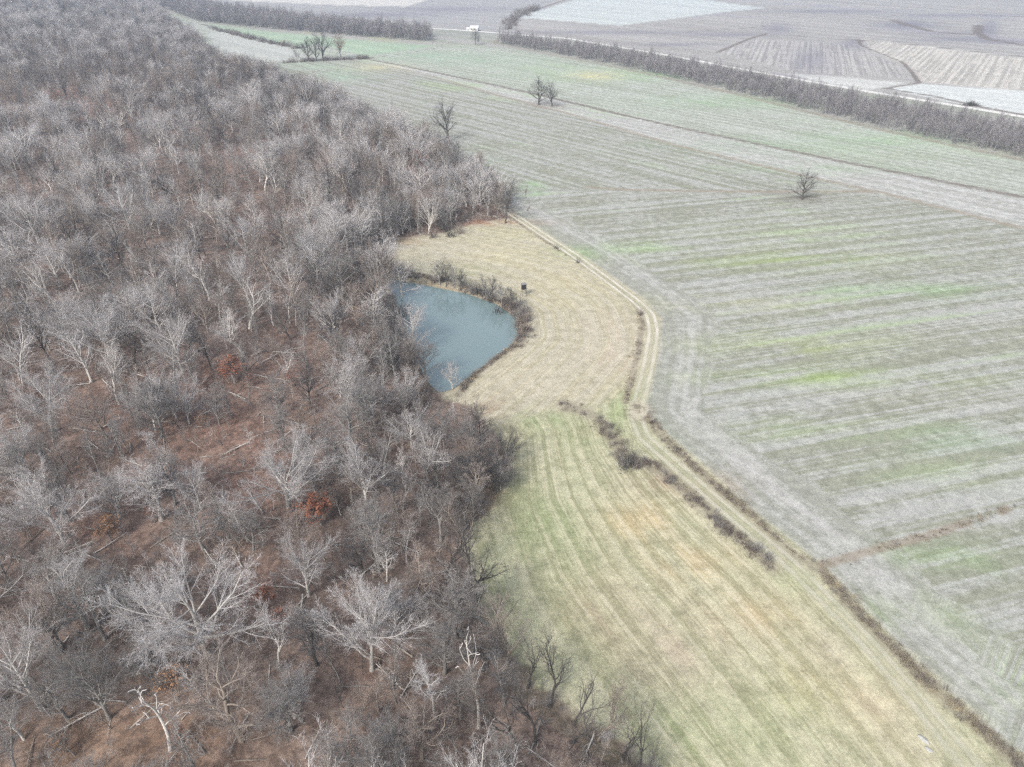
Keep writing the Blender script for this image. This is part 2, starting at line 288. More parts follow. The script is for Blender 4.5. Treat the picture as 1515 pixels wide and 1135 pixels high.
def land_material():
    m = bpy.data.materials.new('land'); nt, N, L = nodes(m)
    pos = N.new('ShaderNodeNewGeometry').outputs['Position']
    flow = attr(nt, 'flow', 'Vector')
    A = attr(nt, 'cA', 'Color'); B = attr(nt, 'cB', 'Color'); C = attr(nt, 'cC', 'Color')
    sF = attr(nt, 'sF'); mead = attr(nt, 'mead')
    wob = noise(nt, pos, .06, 3)
    f1 = noise(nt, scalev(nt, flow, (1.0, .018, 0)), 1.0, 3, .6)
    f2 = noise(nt, scalev(nt, flow, (3.1, .05, 0)), 1.0, 3, .6)
    f3 = noise(nt, scalev(nt, flow, (9.0, .9, 0)), 1.0, 3, .65)
    patch = noise(nt, pos, .012, 4, .6); p2 = noise(nt, pos, .35, 5, .7); p3 = noise(nt, pos, 1.8, 5, .85); p4 = noise(nt, pos, .05, 4, .6)
    s = mth(nt, 'ADD', mth(nt, 'MULTIPLY', f1, .50), mth(nt, 'MULTIPLY', f2, .30)); s = mth(nt, 'ADD', s, mth(nt, 'MULTIPLY', f3, .20))
    s = mth(nt, 'ADD', s, mth(nt, 'MULTIPLY', mth(nt, 'SUBTRACT', p4, .5), .28)); s = mth(nt, 'ADD', s, mth(nt, 'MULTIPLY', mth(nt, 'SUBTRACT', p2, .5), .22))
    sx = N.new('ShaderNodeSeparateXYZ'); L.new(flow, sx.inputs[0])
    row = mth(nt, 'SINE', mth(nt, 'ADD', mth(nt, 'MULTIPLY', sx.outputs[0], 4.6), mth(nt, 'MULTIPLY', f1, 7.0)))
    s = mth(nt, 'ADD', s, mth(nt, 'MULTIPLY', row, .045))
    row2 = mth(nt, 'SINE', mth(nt, 'ADD', mth(nt, 'MULTIPLY', sx.outputs[0], 19.0), mth(nt, 'MULTIPLY', p4, 3.0)))
    s = mth(nt, 'ADD', s, mth(nt, 'MULTIPLY', row2, .03))
    # leaf litter has clumps instead of rows
    inF = sstep(nt, sF, -1, 2)
    lit = mth(nt, 'ADD', mth(nt, 'MULTIPLY', p2, .5), mth(nt, 'MULTIPLY', p4, .5))
    s = mixc(nt, inF, s, lit)
    t = sstep(nt, s, .41, .59)
    col = mixc(nt, t, B, A)
    g = sstep(nt, mth(nt, 'ADD', mth(nt, 'MULTIPLY', patch, .55), mth(nt, 'MULTIPLY', f1, .45)), .53, .66)
    col = mixc(nt, mth(nt, 'MULTIPLY', g, .6), col, C)
    # fine clumps of stubble, grass and litter
    cl = mth(nt, 'ADD', mth(nt, 'MULTIPLY', p2, .45), mth(nt, 'MULTIPLY', p3, .55))
    k = N.new('ShaderNodeMapRange'); L.new(cl, k.inputs[0]); k.inputs[1].default_value = .34; k.inputs[2].default_value = .66; k.inputs[3].default_value = .60; k.inputs[4].default_value = 1.38
    cmb = N.new('ShaderNodeCombineColor')
    for i in range(3): L.new(k.outputs[0], cmb.inputs[i])
    col = mixc(nt, 1.0, col, cmb.outputs[0], 'MULTIPLY')
    # mowing marks in the meadow
    f4 = noise(nt, scalev(nt, flow, (1.9, .03, 0)), 1.0, 4, .6); mwl = mth(nt, 'MULTIPLY', mth(nt, 'MULTIPLY', sstep(nt, f4, .545, .60), mead), .42)
    col = mixc(nt, mth(nt, 'MULTIPLY', mwl, sstep(nt, p2, .36, .52)), col, (.60,.55,.41))
    mw = mth(nt, 'MULTIPLY', mth(nt, 'MULTIPLY', sstep(nt, f3, .5, .7), mead), .34)
    col = mixc(nt, mw, col, (.56,.50,.34))
    mw2 = mth(nt, 'MULTIPLY', mth(nt, 'MULTIPLY', sstep(nt, f2, .5, .36), mead), .16)
    col = mixc(nt, mw2, col, (.24,.235,.14))
    # leaf flecks in the wood
    fl = mth(nt, 'MULTIPLY', sstep(nt, p3, .55, .72), inF)
    col = mixc(nt, mth(nt, 'MULTIPLY', fl, .6), col, (.46,.31,.22))
    dk_ = mth(nt, 'MULTIPLY', sstep(nt, noise(nt, pos, .8, 5, .8), .52, .40), inF); col = mixc(nt, mth(nt, 'MULTIPLY', dk_, .6), col, (.095,.075,.065))
    jit = mth(nt, 'MULTIPLY', mth(nt, 'SUBTRACT', p2, .5), 1.6)
    jit2 = mth(nt, 'ADD', jit, mth(nt, 'MULTIPLY', mth(nt, 'SUBTRACT', p3, .5), .9))
    # weedy strips and field drains
    for nm, c, w, st in (('brn', (.29,.235,.175), .9, .6), ('drk', (.17,.14,.12), .7, .8), ('wd', (.27,.235,.185), .9, .6)):
        d = mth(nt, 'ADD', attr(nt, nm), jit2)
        e = mth(nt, 'MULTIPLY', sstep(nt, d, 1.0+w*.5, 1.0-w*.7), st)
        col = mixc(nt, e, col, c)
    # field track: two bare wheel ruts and a worn margin
    tr = mth(nt, 'ADD', attr(nt, 'trk'), mth(nt, 'MULTIPLY', jit2, .22))
    worn = mth(nt, 'MULTIPLY', sstep(nt, tr, 2.7, 1.5), .5)
    col = mixc(nt, worn, col, mixc(nt, p2, (.31,.33,.20), (.47,.44,.35)))
    rut = sstep(nt, mth(nt, 'ABSOLUTE', mth(nt, 'SUBTRACT', tr, 1.15)), .62, .22)
    rut = mth(nt, 'MULTIPLY', rut, mth(nt, 'ADD', .55, mth(nt, 'MULTIPLY', sstep(nt, noise(nt, pos, .13, 4, .7), .4, .6), .45)))
    rut = mth(nt, 'MULTIPLY', rut, attr(nt, 'wear'))
    col = mixc(nt, mth(nt, 'MULTIPLY', rut, .9), col, mixc(nt, p3, (.52,.48,.41), (.76,.72,.63)))
    md = sstep(nt, mth(nt, 'ADD', attr(nt, 'mud'), mth(nt, 'MULTIPLY', jit2, 1.2)), 5.5, 1.5)
    col = mixc(nt, mth(nt, 'MULTIPLY', md, .7), col, mixc(nt, sstep(nt, p2, .42, .6), (.20,.16,.13), (.52,.46,.37)))
    # gravel road behind the tree belt
    ro = sstep(nt, mth(nt, 'ADD', attr(nt, 'road'), mth(nt, 'MULTIPLY', jit, .4)), 3.6, 2.6)
    col = mixc(nt, ro, col, (.66,.65,.61))
    bm = mth(nt, 'ADD', p3, mth(nt, 'MULTIPLY', f3, .5))
    finish(nt, col, .95, .05, bm, .5, .25)
    return m
LAND = land_material()
def put_attrs(me, d):
    for n, k in (('cA','A'),('cB','B'),('cC','C')):
        a = me.attributes.new(n, 'FLOAT_COLOR', 'POINT')
        c = np.ones((len(me.vertices), 4), np.float32); c[:, :3] = d[k]; a.data.foreach_set('color', c.ravel())
    a = me.attributes.new('flow', 'FLOAT_VECTOR', 'POINT'); a.data.foreach_set('vector', d['flow'].astype(np.float32).ravel())
    for n in ('sF','trk','brn','drk','wd','road','mud','mead','wear'):
        a = me.attributes.new(n, 'FLOAT', 'POINT'); a.data.foreach_set('value', d[n].astype(np.float32))
def mesh_from(name, V, F, mats=(), mi=None, smooth_=True):
    me = bpy.data.meshes.new(name); V = np.asarray(V, np.float32); F = np.asarray(F, np.int32)
    me.vertices.add(len(V)); me.vertices.foreach_set('co', V.ravel())
    k = F.shape[1]; me.loops.add(F.size); me.loops.foreach_set('vertex_index', F.ravel())
    me.polygons.add(len(F)); me.polygons.foreach_set('loop_start', np.arange(0, F.size, k, dtype=np.int32))
    try: me.polygons.foreach_set('loop_total', np.full(len(F), k, np.int32))
    except Exception: pass
    for m in mats: me.materials.append(m)
    if mi is not None: me.polygons.foreach_set('material_index', np.asarray(mi, np.int32))
    me.polygons.foreach_set('use_smooth', np.full(len(F), smooth_, bool))
    me.update(calc_edges=True); return me
def link(name, me, parent=None, **kw):
    o = bpy.data.objects.new(name, me); SC.collection.objects.link(o)
    if parent is not None: o.parent = parent
    for k, v in kw.items(): o[k] = v
    return o

# ---------------------------------------------------------------- the ground, one lattice split into its zones
def concat_ranges(*r): return np.concatenate(r)
dep = np.radians(concat_ranges(np.array([.25,.5,.9,1.4,2.0,2.6,3.2,3.7]), np.arange(4.1, 12, .085), np.arange(12, 30, .13), np.arange(30, 64, .16), np.array([66,69,73,78,84,90])))
az = np.radians(concat_ranges(np.arange(-180, -50, 5.0), np.array([-50,-46,-43]), np.arange(-41, 41, .14), np.array([41,43,46,50]), np.arange(55, 180.1, 5.0)))
rr = CH/np.tan(np.clip(dep, 0, R(89.99))); rr = np.minimum(rr, 25000)
AZ, RR = np.meshgrid(az, rr); X = (np.sin(AZ)*RR).ravel(); Y = (np.cos(AZ)*RR).ravel()
LA = land(X, Y); Z = height(X, Y)
nr, nc = AZ.shape; idx = np.arange(nr*nc).reshape(nr, nc)
Q = np.stack([idx[:-1, :-1], idx[:-1, 1:], idx[1:, 1:], idx[1:, :-1]], -1).reshape(-1, 4)[:, ::-1]
VV = np.stack([X, Y, Z], 1); qc = VV[Q].mean(1)
qF = LA['sF'][Q].mean(1) > 0; qC = LA['sC'][Q].mean(1) > 0; qFar = (qc[:, 1] > 300) & ~qC & ~qF
zones = [('forest_floor', qF), ('crop_field', qC & ~qF), ('far_fields', qFar), ('meadow', ~qF & ~qC & ~qFar)]
for nm, msk in zones:
    q = Q[msk]; us, inv = np.unique(q, return_inverse=True)
    me = mesh_from(nm, VV[us], inv.reshape(-1, 4), [LAND])
    put_attrs(me, {k: v[us] for k, v in LA.items()})
    link(nm, me, kind='structure')
def ribbon(name, P, half, step, nacross, lift):
    seg = np.hypot(*(P[1:]-P[:-1]).T); s = np.r_[0, np.cumsum(seg)]; t = np.arange(0, s[-1], step)
    x = np.interp(t, s, P[:, 0]); y = np.interp(t, s, P[:, 1])
    k = max(3, int(6/step)); ker = np.ones(k)/k
    xs = np.convolve(np.pad(x, k, 'edge'), ker, 'same')[k:-k]; ys = np.convolve(np.pad(y, k, 'edge'), ker, 'same')[k:-k]
    dx = np.gradient(xs); dy = np.gradient(ys); l = np.hypot(dx, dy); nx, ny = -dy/l, dx/l
    o = np.linspace(-half, half, nacross)
    X = (xs[:, None]+nx[:, None]*o).ravel(); Y = (ys[:, None]+ny[:, None]*o).ravel()
    d = land(X, Y)
    dd = np.tile(np.abs(o), len(t))
    if name == 'dirt_track': d['trk'] = dd
    Zr = height(X, Y)+lift
    i = np.arange(len(t)*nacross).reshape(len(t), nacross)
    F = np.stack([i[:-1, :-1], i[1:, :-1], i[1:, 1:], i[:-1, 1:]], -1).reshape(-1, 4)
    me = mesh_from(name, np.stack([X, Y, Zr], 1), F, [LAND]); put_attrs(me, d)
    return link(name, me, kind='structure'), np.stack([xs, ys], 1)
_, TRS = ribbon('dirt_track', TRACK[1:], 4.2, .6, 15, .012)
ribbon('gravel_road', FARROAD, 5.0, 4.0, 5, .02)
# pond
def pond():
    m = bpy.data.materials.new('pond_water'); nt, N, L = nodes(m)
    pos = N.new('ShaderNodeNewGeometry').outputs['Position']
    col = mixc(nt, noise(nt, pos, .05, 3), (.165,.235,.24), (.195,.265,.265))
    b = finish(nt, col, .03, .5, noise(nt, pos, 1.4, 2), .008, .03)
    b.inputs['IOR'].default_value = 2.2
    c = POND.mean(0); P = POND+(POND-c)/np.hypot(*(POND-c).T)[:, None]*2.5
    V = [(x, y, -1.05) for x, y in P]; me = bpy.data.meshes.new('pond_water'); me.from_pydata(V, [], [list(range(len(V)))[::-1]])
    me.materials.append(m); me.update()
    if me.polygons[0].normal.z < 0: me.flip_normals()
    link('pond_water', me, kind='structure')
pond()

def creek_sheet(pts):
    P = W(pts); me = bpy.data.meshes.new('creek_pale_patch'); me.from_pydata([(x, y, .06) for x, y in P], [], [list(range(len(P)))]); me.update()
    if me.polygons[0].normal.z < 0: me.flip_normals()
    m = bpy.data.materials.get('creek_pale_patch') or bpy.data.materials.new('creek_pale_patch'); nt, N, L = nodes(m)
    finish(nt, mixc(nt, noise(nt, N.new('ShaderNodeNewGeometry').outputs['Position'], .6, 4), (.86,.85,.83), (.6,.6,.58)), .6, .4); me.materials.append(m)
    link('creek_pale_patch', me, kind='structure')  # flat near-white patch along the creek
creek_sheet([(749,36),(750.5,36),(751.2,39),(752,42),(750,42.5),(749.5,39.5)]); creek_sheet([(754.5,26),(756,26),(756.2,29),(757.2,32),(755.2,32),(755,29)])

# ---------------------------------------------------------------- wood materials
def bark(name, c1, c2, vary=.25, scale=6.0, twig=False):
    m = bpy.data.materials.new(name); nt, N, L = nodes(m)
    tc = N.new('ShaderNodeTexCoord').outputs['Object']; oi = N.new('ShaderNodeObjectInfo')
    n = noise(nt, scalev(nt, tc, (1, 1, .35)), scale, 3, .7)
    col = mixc(nt, sstep(nt, n, .35, .65), c1, c2)
    k = N.new('ShaderNodeMapRange'); L.new(oi.outputs['Random'], k.inputs[0]); k.inputs[3].default_value = 1-vary; k.inputs[4].default_value = 1+vary
    cmb = N.new('ShaderNodeCombineColor')
    for i in range(3): L.new(k.outputs[0], cmb.inputs[i])
    col = mixc(nt, 1.0, col, cmb.outputs[0], 'MULTIPLY')
    r2 = mth(nt, 'FRACT', mth(nt, 'MULTIPLY', oi.outputs['Random'], 17.31))
    col = mixc(nt, mth(nt, 'MULTIPLY', r2, .4 if twig else .25), col, tuple(np.array(c1)*np.array([.96,.91,.86])))
    finish(nt, col, .9, .1); return m
M = dict(
 bark_pale=bark('bark_pale', (.60,.58,.55), (.42,.40,.37)), twig_pale=bark('twig_pale', (.56,.54,.54), (.42,.40,.39), .15, twig=True),
 bark_white=bark('bark_white', (.72,.69,.64), (.44,.41,.37), .1, 3), twig_white=bark('twig_white', (.60,.57,.55), (.46,.43,.41), .12),
 bark_grey=bark('bark_grey', (.36,.35,.33), (.22,.21,.20)), twig_grey=bark('twig_grey', (.32,.305,.295), (.20,.19,.185), .25, twig=True),
 bark_tan=bark('bark_tan', (.38,.33,.28), (.26,.22,.19)), twig_tan=bark('twig_tan', (.35,.30,.27), (.23,.195,.175), .2, twig=True),
 bark_dark=bark('bark_dark', (.12,.11,.10), (.075,.07,.065)), twig_dark=bark('twig_dark', (.15,.14,.14), (.10,.095,.095), .25),
 bark_belt=bark('bark_belt', (.27,.25,.26), (.18,.17,.18)), twig_belt=bark('twig_belt', (.38,.355,.36), (.22,.205,.21), .3),
 brush=bark('brush', (.27,.23,.21), (.13,.11,.10), .35, twig=True), weed=bark('weed', (.43,.38,.31), (.25,.215,.175), .4, twig=True),
 straw=bark('straw', (.58,.50,.34), (.42,.36,.23), .3))
def leafmat(name, c1, c2):
    m = bpy.data.materials.new(name); nt, N, L = nodes(m)
    g = N.new('ShaderNodeNewGeometry'); col = mixc(nt, noise(nt, g.outputs['Position'], .9, 3), c1, c2)
    finish(nt, col, .7, .2); return m
M['leaf_rust'] = leafmat('leaf_rust', (.40,.17,.10), (.28,.115,.07)); M['leaf_tan'] = leafmat('leaf_tan', (.46,.27,.15), (.36,.20,.12))

# ---------------------------------------------------------------- tree shapes
def nrm(v): return v/np.maximum(np.linalg.norm(v, axis=-1, keepdims=True), 1e-9)
def grow(g, st, d, L, r0, K, wob, up, taper):
    n = len(st); P = np.zeros((n, K+1, 3)); P[:, 0] = st; D = np.zeros((n, K+1, 3)); D[:, 0] = d; cur = d
    for k in range(1, K+1):
        cur = nrm(cur+g.normal(0, wob, (n, 3))+np.array([0, 0, up])); D[:, k] = cur
        P[:, k] = P[:, k-1]+cur*(L/K)[:, None]
    t = np.linspace(0, 1, K+1); return P, D, r0[:, None]*(1-(1-taper)*t)[None, :], L
def spawn(g, br, n, t0, t1, ang, asd, lr, rr_, outw=0.0, lpow=.55):
    P, D, Rd, L = br; N0, K1, _ = P.shape; K = K1-1
    t = np.linspace(t0, t1, n)[None, :]+g.uniform(-.5, .5, (N0, n))*(t1-t0)/max(n, 1)
    t = np.clip(t, 0.02, 1); f = t*K; i = np.minimum(f.astype(int), K-1); w = (f-i)[..., None]
    a = np.arange(N0)[:, None]; p = P[a, i]*(1-w)+P[a, i+1]*w; d = nrm(D[a, i]*(1-w)+D[a, i+1]*w)
    rad = Rd[a, i]*(1-w[..., 0])+Rd[a, i+1]*w[..., 0]
    az_ = (np.arange(n)*2.4)[None, :]+g.uniform(0, 6.28, (N0, 1))+g.normal(0, .5, (N0, n))
    e1 = nrm(np.cross(d, np.array([.31, .17, .94])+0*d)); e2 = np.cross(d, e1)
    th = g.normal(ang, asd, (N0, n))
    nd = d*np.cos(th)[..., None]+(e1*np.cos(az_)[..., None]+e2*np.sin(az_)[..., None])*np.sin(th)[..., None]
    if outw: 
        o = p.copy(); o[..., 2] = 0; nd = nd+nrm(o)*outw
    nd = nrm(nd)
    Lc = L[:, None]*lr*(1.15-lpow*t)*g.uniform(.7, 1.25, (N0, n))
    return p.reshape(-1, 3), nd.reshape(-1, 3), Lc.ravel(), np.maximum(rad*rr_, .004).ravel()
def tubes(parts):
    Vs, Fs, off = [], [], 0
    for (P, D, Rd, L), S in parts:
        n, K1, _ = P.shape; ref = nrm(np.random.default_rng(n).normal(0, 1, (n, 1, 3)))
        a = nrm(np.cross(D, ref)); b = np.cross(D, a); th = np.arange(S)/S*6.2832
        V = P[:, :, None]+Rd[:, :, None, None]*(a[:, :, None]*np.cos(th)[:, None]+b[:, :, None]*np.sin(th)[:, None])
        i = off+np.arange(n*K1*S).reshape(n, K1, S); j = np.roll(i, -1, 2)
        Fs.append(np.stack([i[:, :-1], j[:, :-1], j[:, 1:], i[:, 1:]], -1).reshape(-1, 4)); Vs.append(V.reshape(-1, 3)); off += n*K1*S
    return np.concatenate(Vs), np.concatenate(Fs)
SPEC = { # H, trunk part, limbs, limb angle, limb len, branches, twigs...
 'dome':   dict(H=18, tf=.42, r=.36, nl=15, la=.80, ll=.60, up=.085, nb=9, ns=7, nt=7, bl=.46, sl=.46, tl=.52, wob=.085, ba=.55),
 'open':   dict(H=18, tf=.55, r=.34, nl=11, la=.60, ll=.46, up=.12, nb=6, ns=6, nt=6, bl=.50, sl=.48, tl=.50, wob=.20, ba=.60),
 'slim':   dict(H=18, tf=.62, r=.20, nl=15, la=.62, ll=.24, up=.10, nb=6, ns=6, nt=5, bl=.50, sl=.50, tl=.5, wob=.15, ba=.65),
 'oval':   dict(H=18, tf=.50, r=.28, nl=15, la=.70, ll=.36, up=.10, nb=7, ns=6, nt=6, bl=.50, sl=.48, tl=.5, wob=.15, ba=.65),
 'lone':   dict(H=18, tf=.35, r=.42, nl=13, la=.80, ll=.46, up=.10, nb=7, ns=6, nt=4, bl=.50, sl=.46, tl=.45, wob=.18, ba=.7),
 'snag':   dict(H=18, tf=.70, r=.36, nl=7, la=.85, ll=.34, up=.10, nb=2, ns=1, nt=1, bl=.45, sl=.5, tl=.5, wob=.30, ba=.9),
 'lean':   dict(H=18, tf=.45, r=.30, nl=8, la=.60, ll=.55, up=.06, nb=5, ns=5, nt=5, bl=.50, sl=.48, tl=.45, wob=.22, ba=.65),
 'sapling':dict(H=8, tf=.60, r=.06, nl=12, la=.60, ll=.28, up=.12, nb=5, ns=4, nt=0, bl=.5, sl=.5, tl=.5, wob=.15, ba=.6),
 'belt':   dict(H=12, tf=.50, r=.11, nl=14, la=.55, ll=.30, up=.18, nb=6, ns=5, nt=0, bl=.5, sl=.5, tl=.5, wob=.12, ba=.5),
}
def tree_shape(kind, seed, lod=1.0, fat=1.0):
    s = SPEC[kind]; g = np.random.default_rng(seed); H = s['H']
    q = lambda n: max(1, int(round(n*lod)))
    bend = .05 if kind not in ('lean', 'open', 'snag') else .14
    tr = grow(g, np.array([[0, 0, -.6]]), nrm(np.array([[g.normal(0, .05), g.normal(0, .05), 1]])), np.array([H*(s['tf']+.25)]), np.array([s['r']*1.15]), 9, bend, .05, .28)
    tr[2][:, 0] *= 1.35
    lm = grow(g, *[x for x in _ord(spawn(g, tr, s['nl'], s['tf']*.62, 1.0, s['la'], .16, s['ll']*H/(H*(s['tf']+.25)), .62, 0, .55))], 6, s['wob'], s['up'], .30)
    ld = grow(g, tr[0][:, -1], tr[1][:, -1], np.array([H*.24]), tr[2][:, -1]*.95, 5, s['wob'], .1, .25)
    lm = tuple(np.concatenate([a_, b_]) if i < 3 else np.concatenate([a_, b_]) for i, (a_, b_) in enumerate(zip(_pad(lm), _pad(ld, 6))))
    br = grow(g, *_ord(spawn(g, lm, q(s['nb']), .22, 1.0, s['ba'], .18, s['bl'], .50, .12)), 4, s['wob']*1.1, s['up']*.8, .30)
    sb = grow(g, *_ord(spawn(g, br, q(s['ns']), .15, 1.0, .62, .2, s['sl'], .50, .08)), 3, s['wob']*1.1, .07, .35)
    trunk = [(tr, 8), (lm, 6)]
    sb[2][:] = np.maximum(sb[2]*.85, .011*fat)
    crown = [(br, 4), (sb, 3)]
    if kind == 'snag': sb[2][:] = np.maximum(sb[2], .05); br[2][:] = np.maximum(br[2], .09)
    if s['nt']:
        tw = grow(g, *_ord(spawn(g, sb, q(s['nt']), .1, 1.0, .6, .22, max(s['tl'], .5), .55)), 2, .2, .06, .4)
        tw[2][:] = np.clip(tw[2], .0075*fat, .013*fat); crown.append((tw, 3))
        if kind in ('dome', 'oval', 'lone', 'open') and lod >= 1:
            t2 = grow(g, *_ord(spawn(g, tw, 2, .2, .9, .6, .2, .55, .8)), 1, .1, .05, .4); t2[2][:] = np.clip(t2[2], .006*fat, .010*fat); crown.append((t2, 3))
    a, b = tubes(trunk), tubes(crown)
    h = b[0][:, 2].max(); k = H/h
    for V in (a[0], b[0]): V *= k
    rad = np.percentile(np.hypot(b[0][:, 0], b[0][:, 1]), 92)
    return a, b, H, rad
def _ord(t): p, d, L, r = t; return p, d, L, r
def _pad(b, K=None):
    P, D, Rd, L = b
    while K and P.shape[1] < K+1:
        P = np.concatenate([P, P[:, -1:]+D[:, -1:]*.02], 1); D = np.concatenate([D, D[:, -1:]], 1); Rd = np.concatenate([Rd, Rd[:, -1:]], 1)
    return P, D, Rd, L
PROTO = {}
def proto(kind, tone, var, lod=1.0):
    key = (kind, tone, var)
    if key not in PROTO:
        a, b, H, rad = tree_shape(kind, hash_(kind)+var*13, lod)
        PROTO[key] = (mesh_from('trunk', *a, mats=[M['bark_'+tone]]), mesh_from('crown', *b, mats=[M['twig_'+tone]]), H, rad)
    return PROTO[key]
def hash_(s): return sum(ord(c)*(i+3) for i, c in enumerate(s))
def empty(name, loc, rot=(0, 0, 0), scl=(1, 1, 1), **kw):
    o = bpy.data.objects.new(name, None); SC.collection.objects.link(o); o.location = loc; o.rotation_euler = rot; o.scale = scl
    o.empty_display_size = .5
    for k, v in kw.items(): o[k] = v
    return o
TREES = []
def plant(x, y, z, h, rad, kind, tone, label, group=None, name='bare_tree', tilt=(0, 0), var=None, cat='tree'):
    var = random.randrange(3 if kind in ('dome', 'slim', 'oval') else 2) if var is None else var
    tm, cm, H, r0 = proto(kind, tone, var)
    rx = rad/r0 if rad else h/H
    rx = min(max(rx, .6*h/H), 1.7*h/H)
    o = empty(name, (x, y, z), (tilt[0], tilt[1], random.uniform(0, 6.28)), (rx, rx, h/H), label=label, category=cat)
    if group: o['group'] = group
    link('trunk', tm, o); link('crown', cm, o); TREES.append((x, y, rad or 4)); return o
def px_rad(x, y, z, wpx):
    d = y*cp-(z-CH)*sp; return wpx*.5*d/FPX
def hero(px, py, wpx, h, kind, tone, label, tilt=(0, 0), hc=.70, name='bare_tree', **kw):
    x, y, z = crown_px(px, py, h*hc); return plant(x, y, z, h, px_rad(x, y, z+h*hc, wpx), kind, tone, label, tilt=tilt, name=name, **kw)

# --- single trees one can point to
hero(275,880,215,20,'dome','pale','huge domed pale grey tree, the broadest crown at the lower left of the wood', var=0)
hero(410,680,150,19,'dome','pale','broad pale grey tree with fanned limbs, above the rust red bush in mid wood', var=1)
hero(143,476,108,17,'dome','pale','domed whitish grey tree, left one of two round crowns left of the pond', var=2)
hero(254,492,100,17,'dome','pale','domed whitish grey tree, right one of two round crowns left of the pond', var=0)
hero(345,462,88,19,'open','white','tall tree with bright white limbs standing behind the orange bush', var=0)
hero(50,575,110,17,'dome','pale','pale grey spreading tree by the left edge, below the two round crowns', var=1)
hero(156,540,60,16,'open','white','tree with a forked white trunk left of the reddest leaf litter', var=1)
hero(62,735,130,18,'dome','pale','wide grey tree at the left edge above the tan leafy bush', var=2)
hero(215,705,90,16,'oval','pale','grey tree with ragged crown left of the broad fanned tree', var=0)
hero(95,860,100,16,'oval','pale','fine twigged grey tree left of the huge domed tree', var=1)
hero(15,970,150,18,'dome','pale','pale tree cut by the left edge of the picture near the bottom', var=0)
hero(395,925,80,15,'open','pale','small pale tree just right of the huge domed tree', var=0)
hero(535,905,135,20,'dome','pale','pale round headed tree on a bare leaning trunk left of the grass meadow', var=1)
hero(515,600,90,17,'oval','grey','grey tree between the broad fanned tree and the pond', var=2)
hero(636,985,75,18,'slim','pale','slender pale tree with a straight bare trunk left of the broken white tree', var=0)
hero(705,1000,95,18,'snag','white','broken white dead tree with stubby snapped limbs at the wood edge', var=0, name='dead_tree')
hero(330,1015,150,18,'oval','tan','brownish grey wide tree below the huge domed tree', var=1)
hero(225,1050,90,14,'snag','pale','storm broken grey tree with drooping limbs at the lower left', var=1, name='dead_tree')
hero(120,985,130,18,'dome','grey','dark grey wide tree between the left edge and the huge domed tree', var=2)
hero(765,1040,90,17,'lean','dark','dark tree leaning over the meadow beside the broken white tree', tilt=(.0,.28), var=0)
hero(850,1035,120,15,'lean','dark','blackish tree with long limb reaching right over the green grass', tilt=(.05,.42), var=1)
hero(955,1080,90,14,'lean','dark','dark open tree standing in grass, rightmost tree at the bottom edge', tilt=(0,.12), var=0)
hero(452,290,62,18,'open','white','white limbed tree high in the wood above the pond', var=1)
hero(402,292,52,16,'oval','tan','cream coloured tree left of the white limbed tree high in the wood', var=0)
hero(224,300,60,17,'dome','pale','round pale tree in the upper left of the wood', var=1)
hero(242,192,56,18,'open','pale','tree with long pale limbs in the upper part of the wood', var=0)
hero(432,240,50,15,'dome','tan','tan round crown uphill of the white limbed tree', var=2)
hero(70,372,76,17,'oval','pale','pale tree near the left edge above the two round crowns', var=0)
hero(500,392,80,17,'oval','grey','grey tree left of the far corner of the pond', var=1)
hero(642,655,80,18,'open','pale','half dead pale tree with twisted limbs below the pond', var=1)
hero(552,775,75,17,'oval','grey','greyish green lichened tree left of the meadow corner', var=0)
hero(668,870,95,17,'oval','grey','grey tree with a curved trunk at the wood edge by the green grass', var=2)
hero(668,548,32,8,'oval','white','small ghostly pale tree in front of the near end of the pond', var=1)
hero(610,470,66,15,'dome','pale','pale tree leaning over the left shore of the pond', var=0)
hero(592,400,62,14,'oval','pale','grey tree at the far left corner of the pond', var=2)
hero(625,520,50,13,'oval','grey','pale trunked tree at the left shore of the pond near its middle', var=1)
hero(545,300,52,18,'oval','pale','pale tree behind the red brown brush west of the upper meadow', var=2)
hero(560,655,70,16,'slim','grey','slim grey tree left of the twisted half dead tree', var=1)
for i, (a, b, h_, w_, k_, t_) in enumerate([(697,815,13,70,'open','tan'),(704,850,15,80,'lean','dark'),(712,888,15,90,'open','dark'),(726,925,15,90,'open','grey'),(740,950,13,80,'lean','dark'),(757,985,15,90,'open','tan'),
   (790,1018,15,90,'lean','dark'),(822,1046,14,90,'open','dark'),(858,1072,13,90,'lean','dark'),(893,1095,13,80,'open','tan'),(930,1122,12,90,'lean','dark'),(975,1180,14,90,'open','dark'),(718,752,11,66,'oval','tan'),(702,784,11,60,'open','dark'),(742,728,10,60,'oval','dark'),
   (660,800,15,80,'open','grey'),(672,860,16,80,'open','dark'),(690,940,16,90,'slim','grey'),(640,900,16,80,'slim','tan'),(735,1060,15,80,'open','tan'),(800,1100,15,90,'open','dark')]):
    x, y, z = ground_px(a-8, b); plant(x, y, z, h_, px_rad(x, y, z+h_*.6, w_), k_, t_, 'tall brownish or dark edge tree overhanging the green grass of the lower meadow', group='edge trees overhanging the lower meadow', tilt=(random.uniform(-.1, .1), random.uniform(.02, .22)))
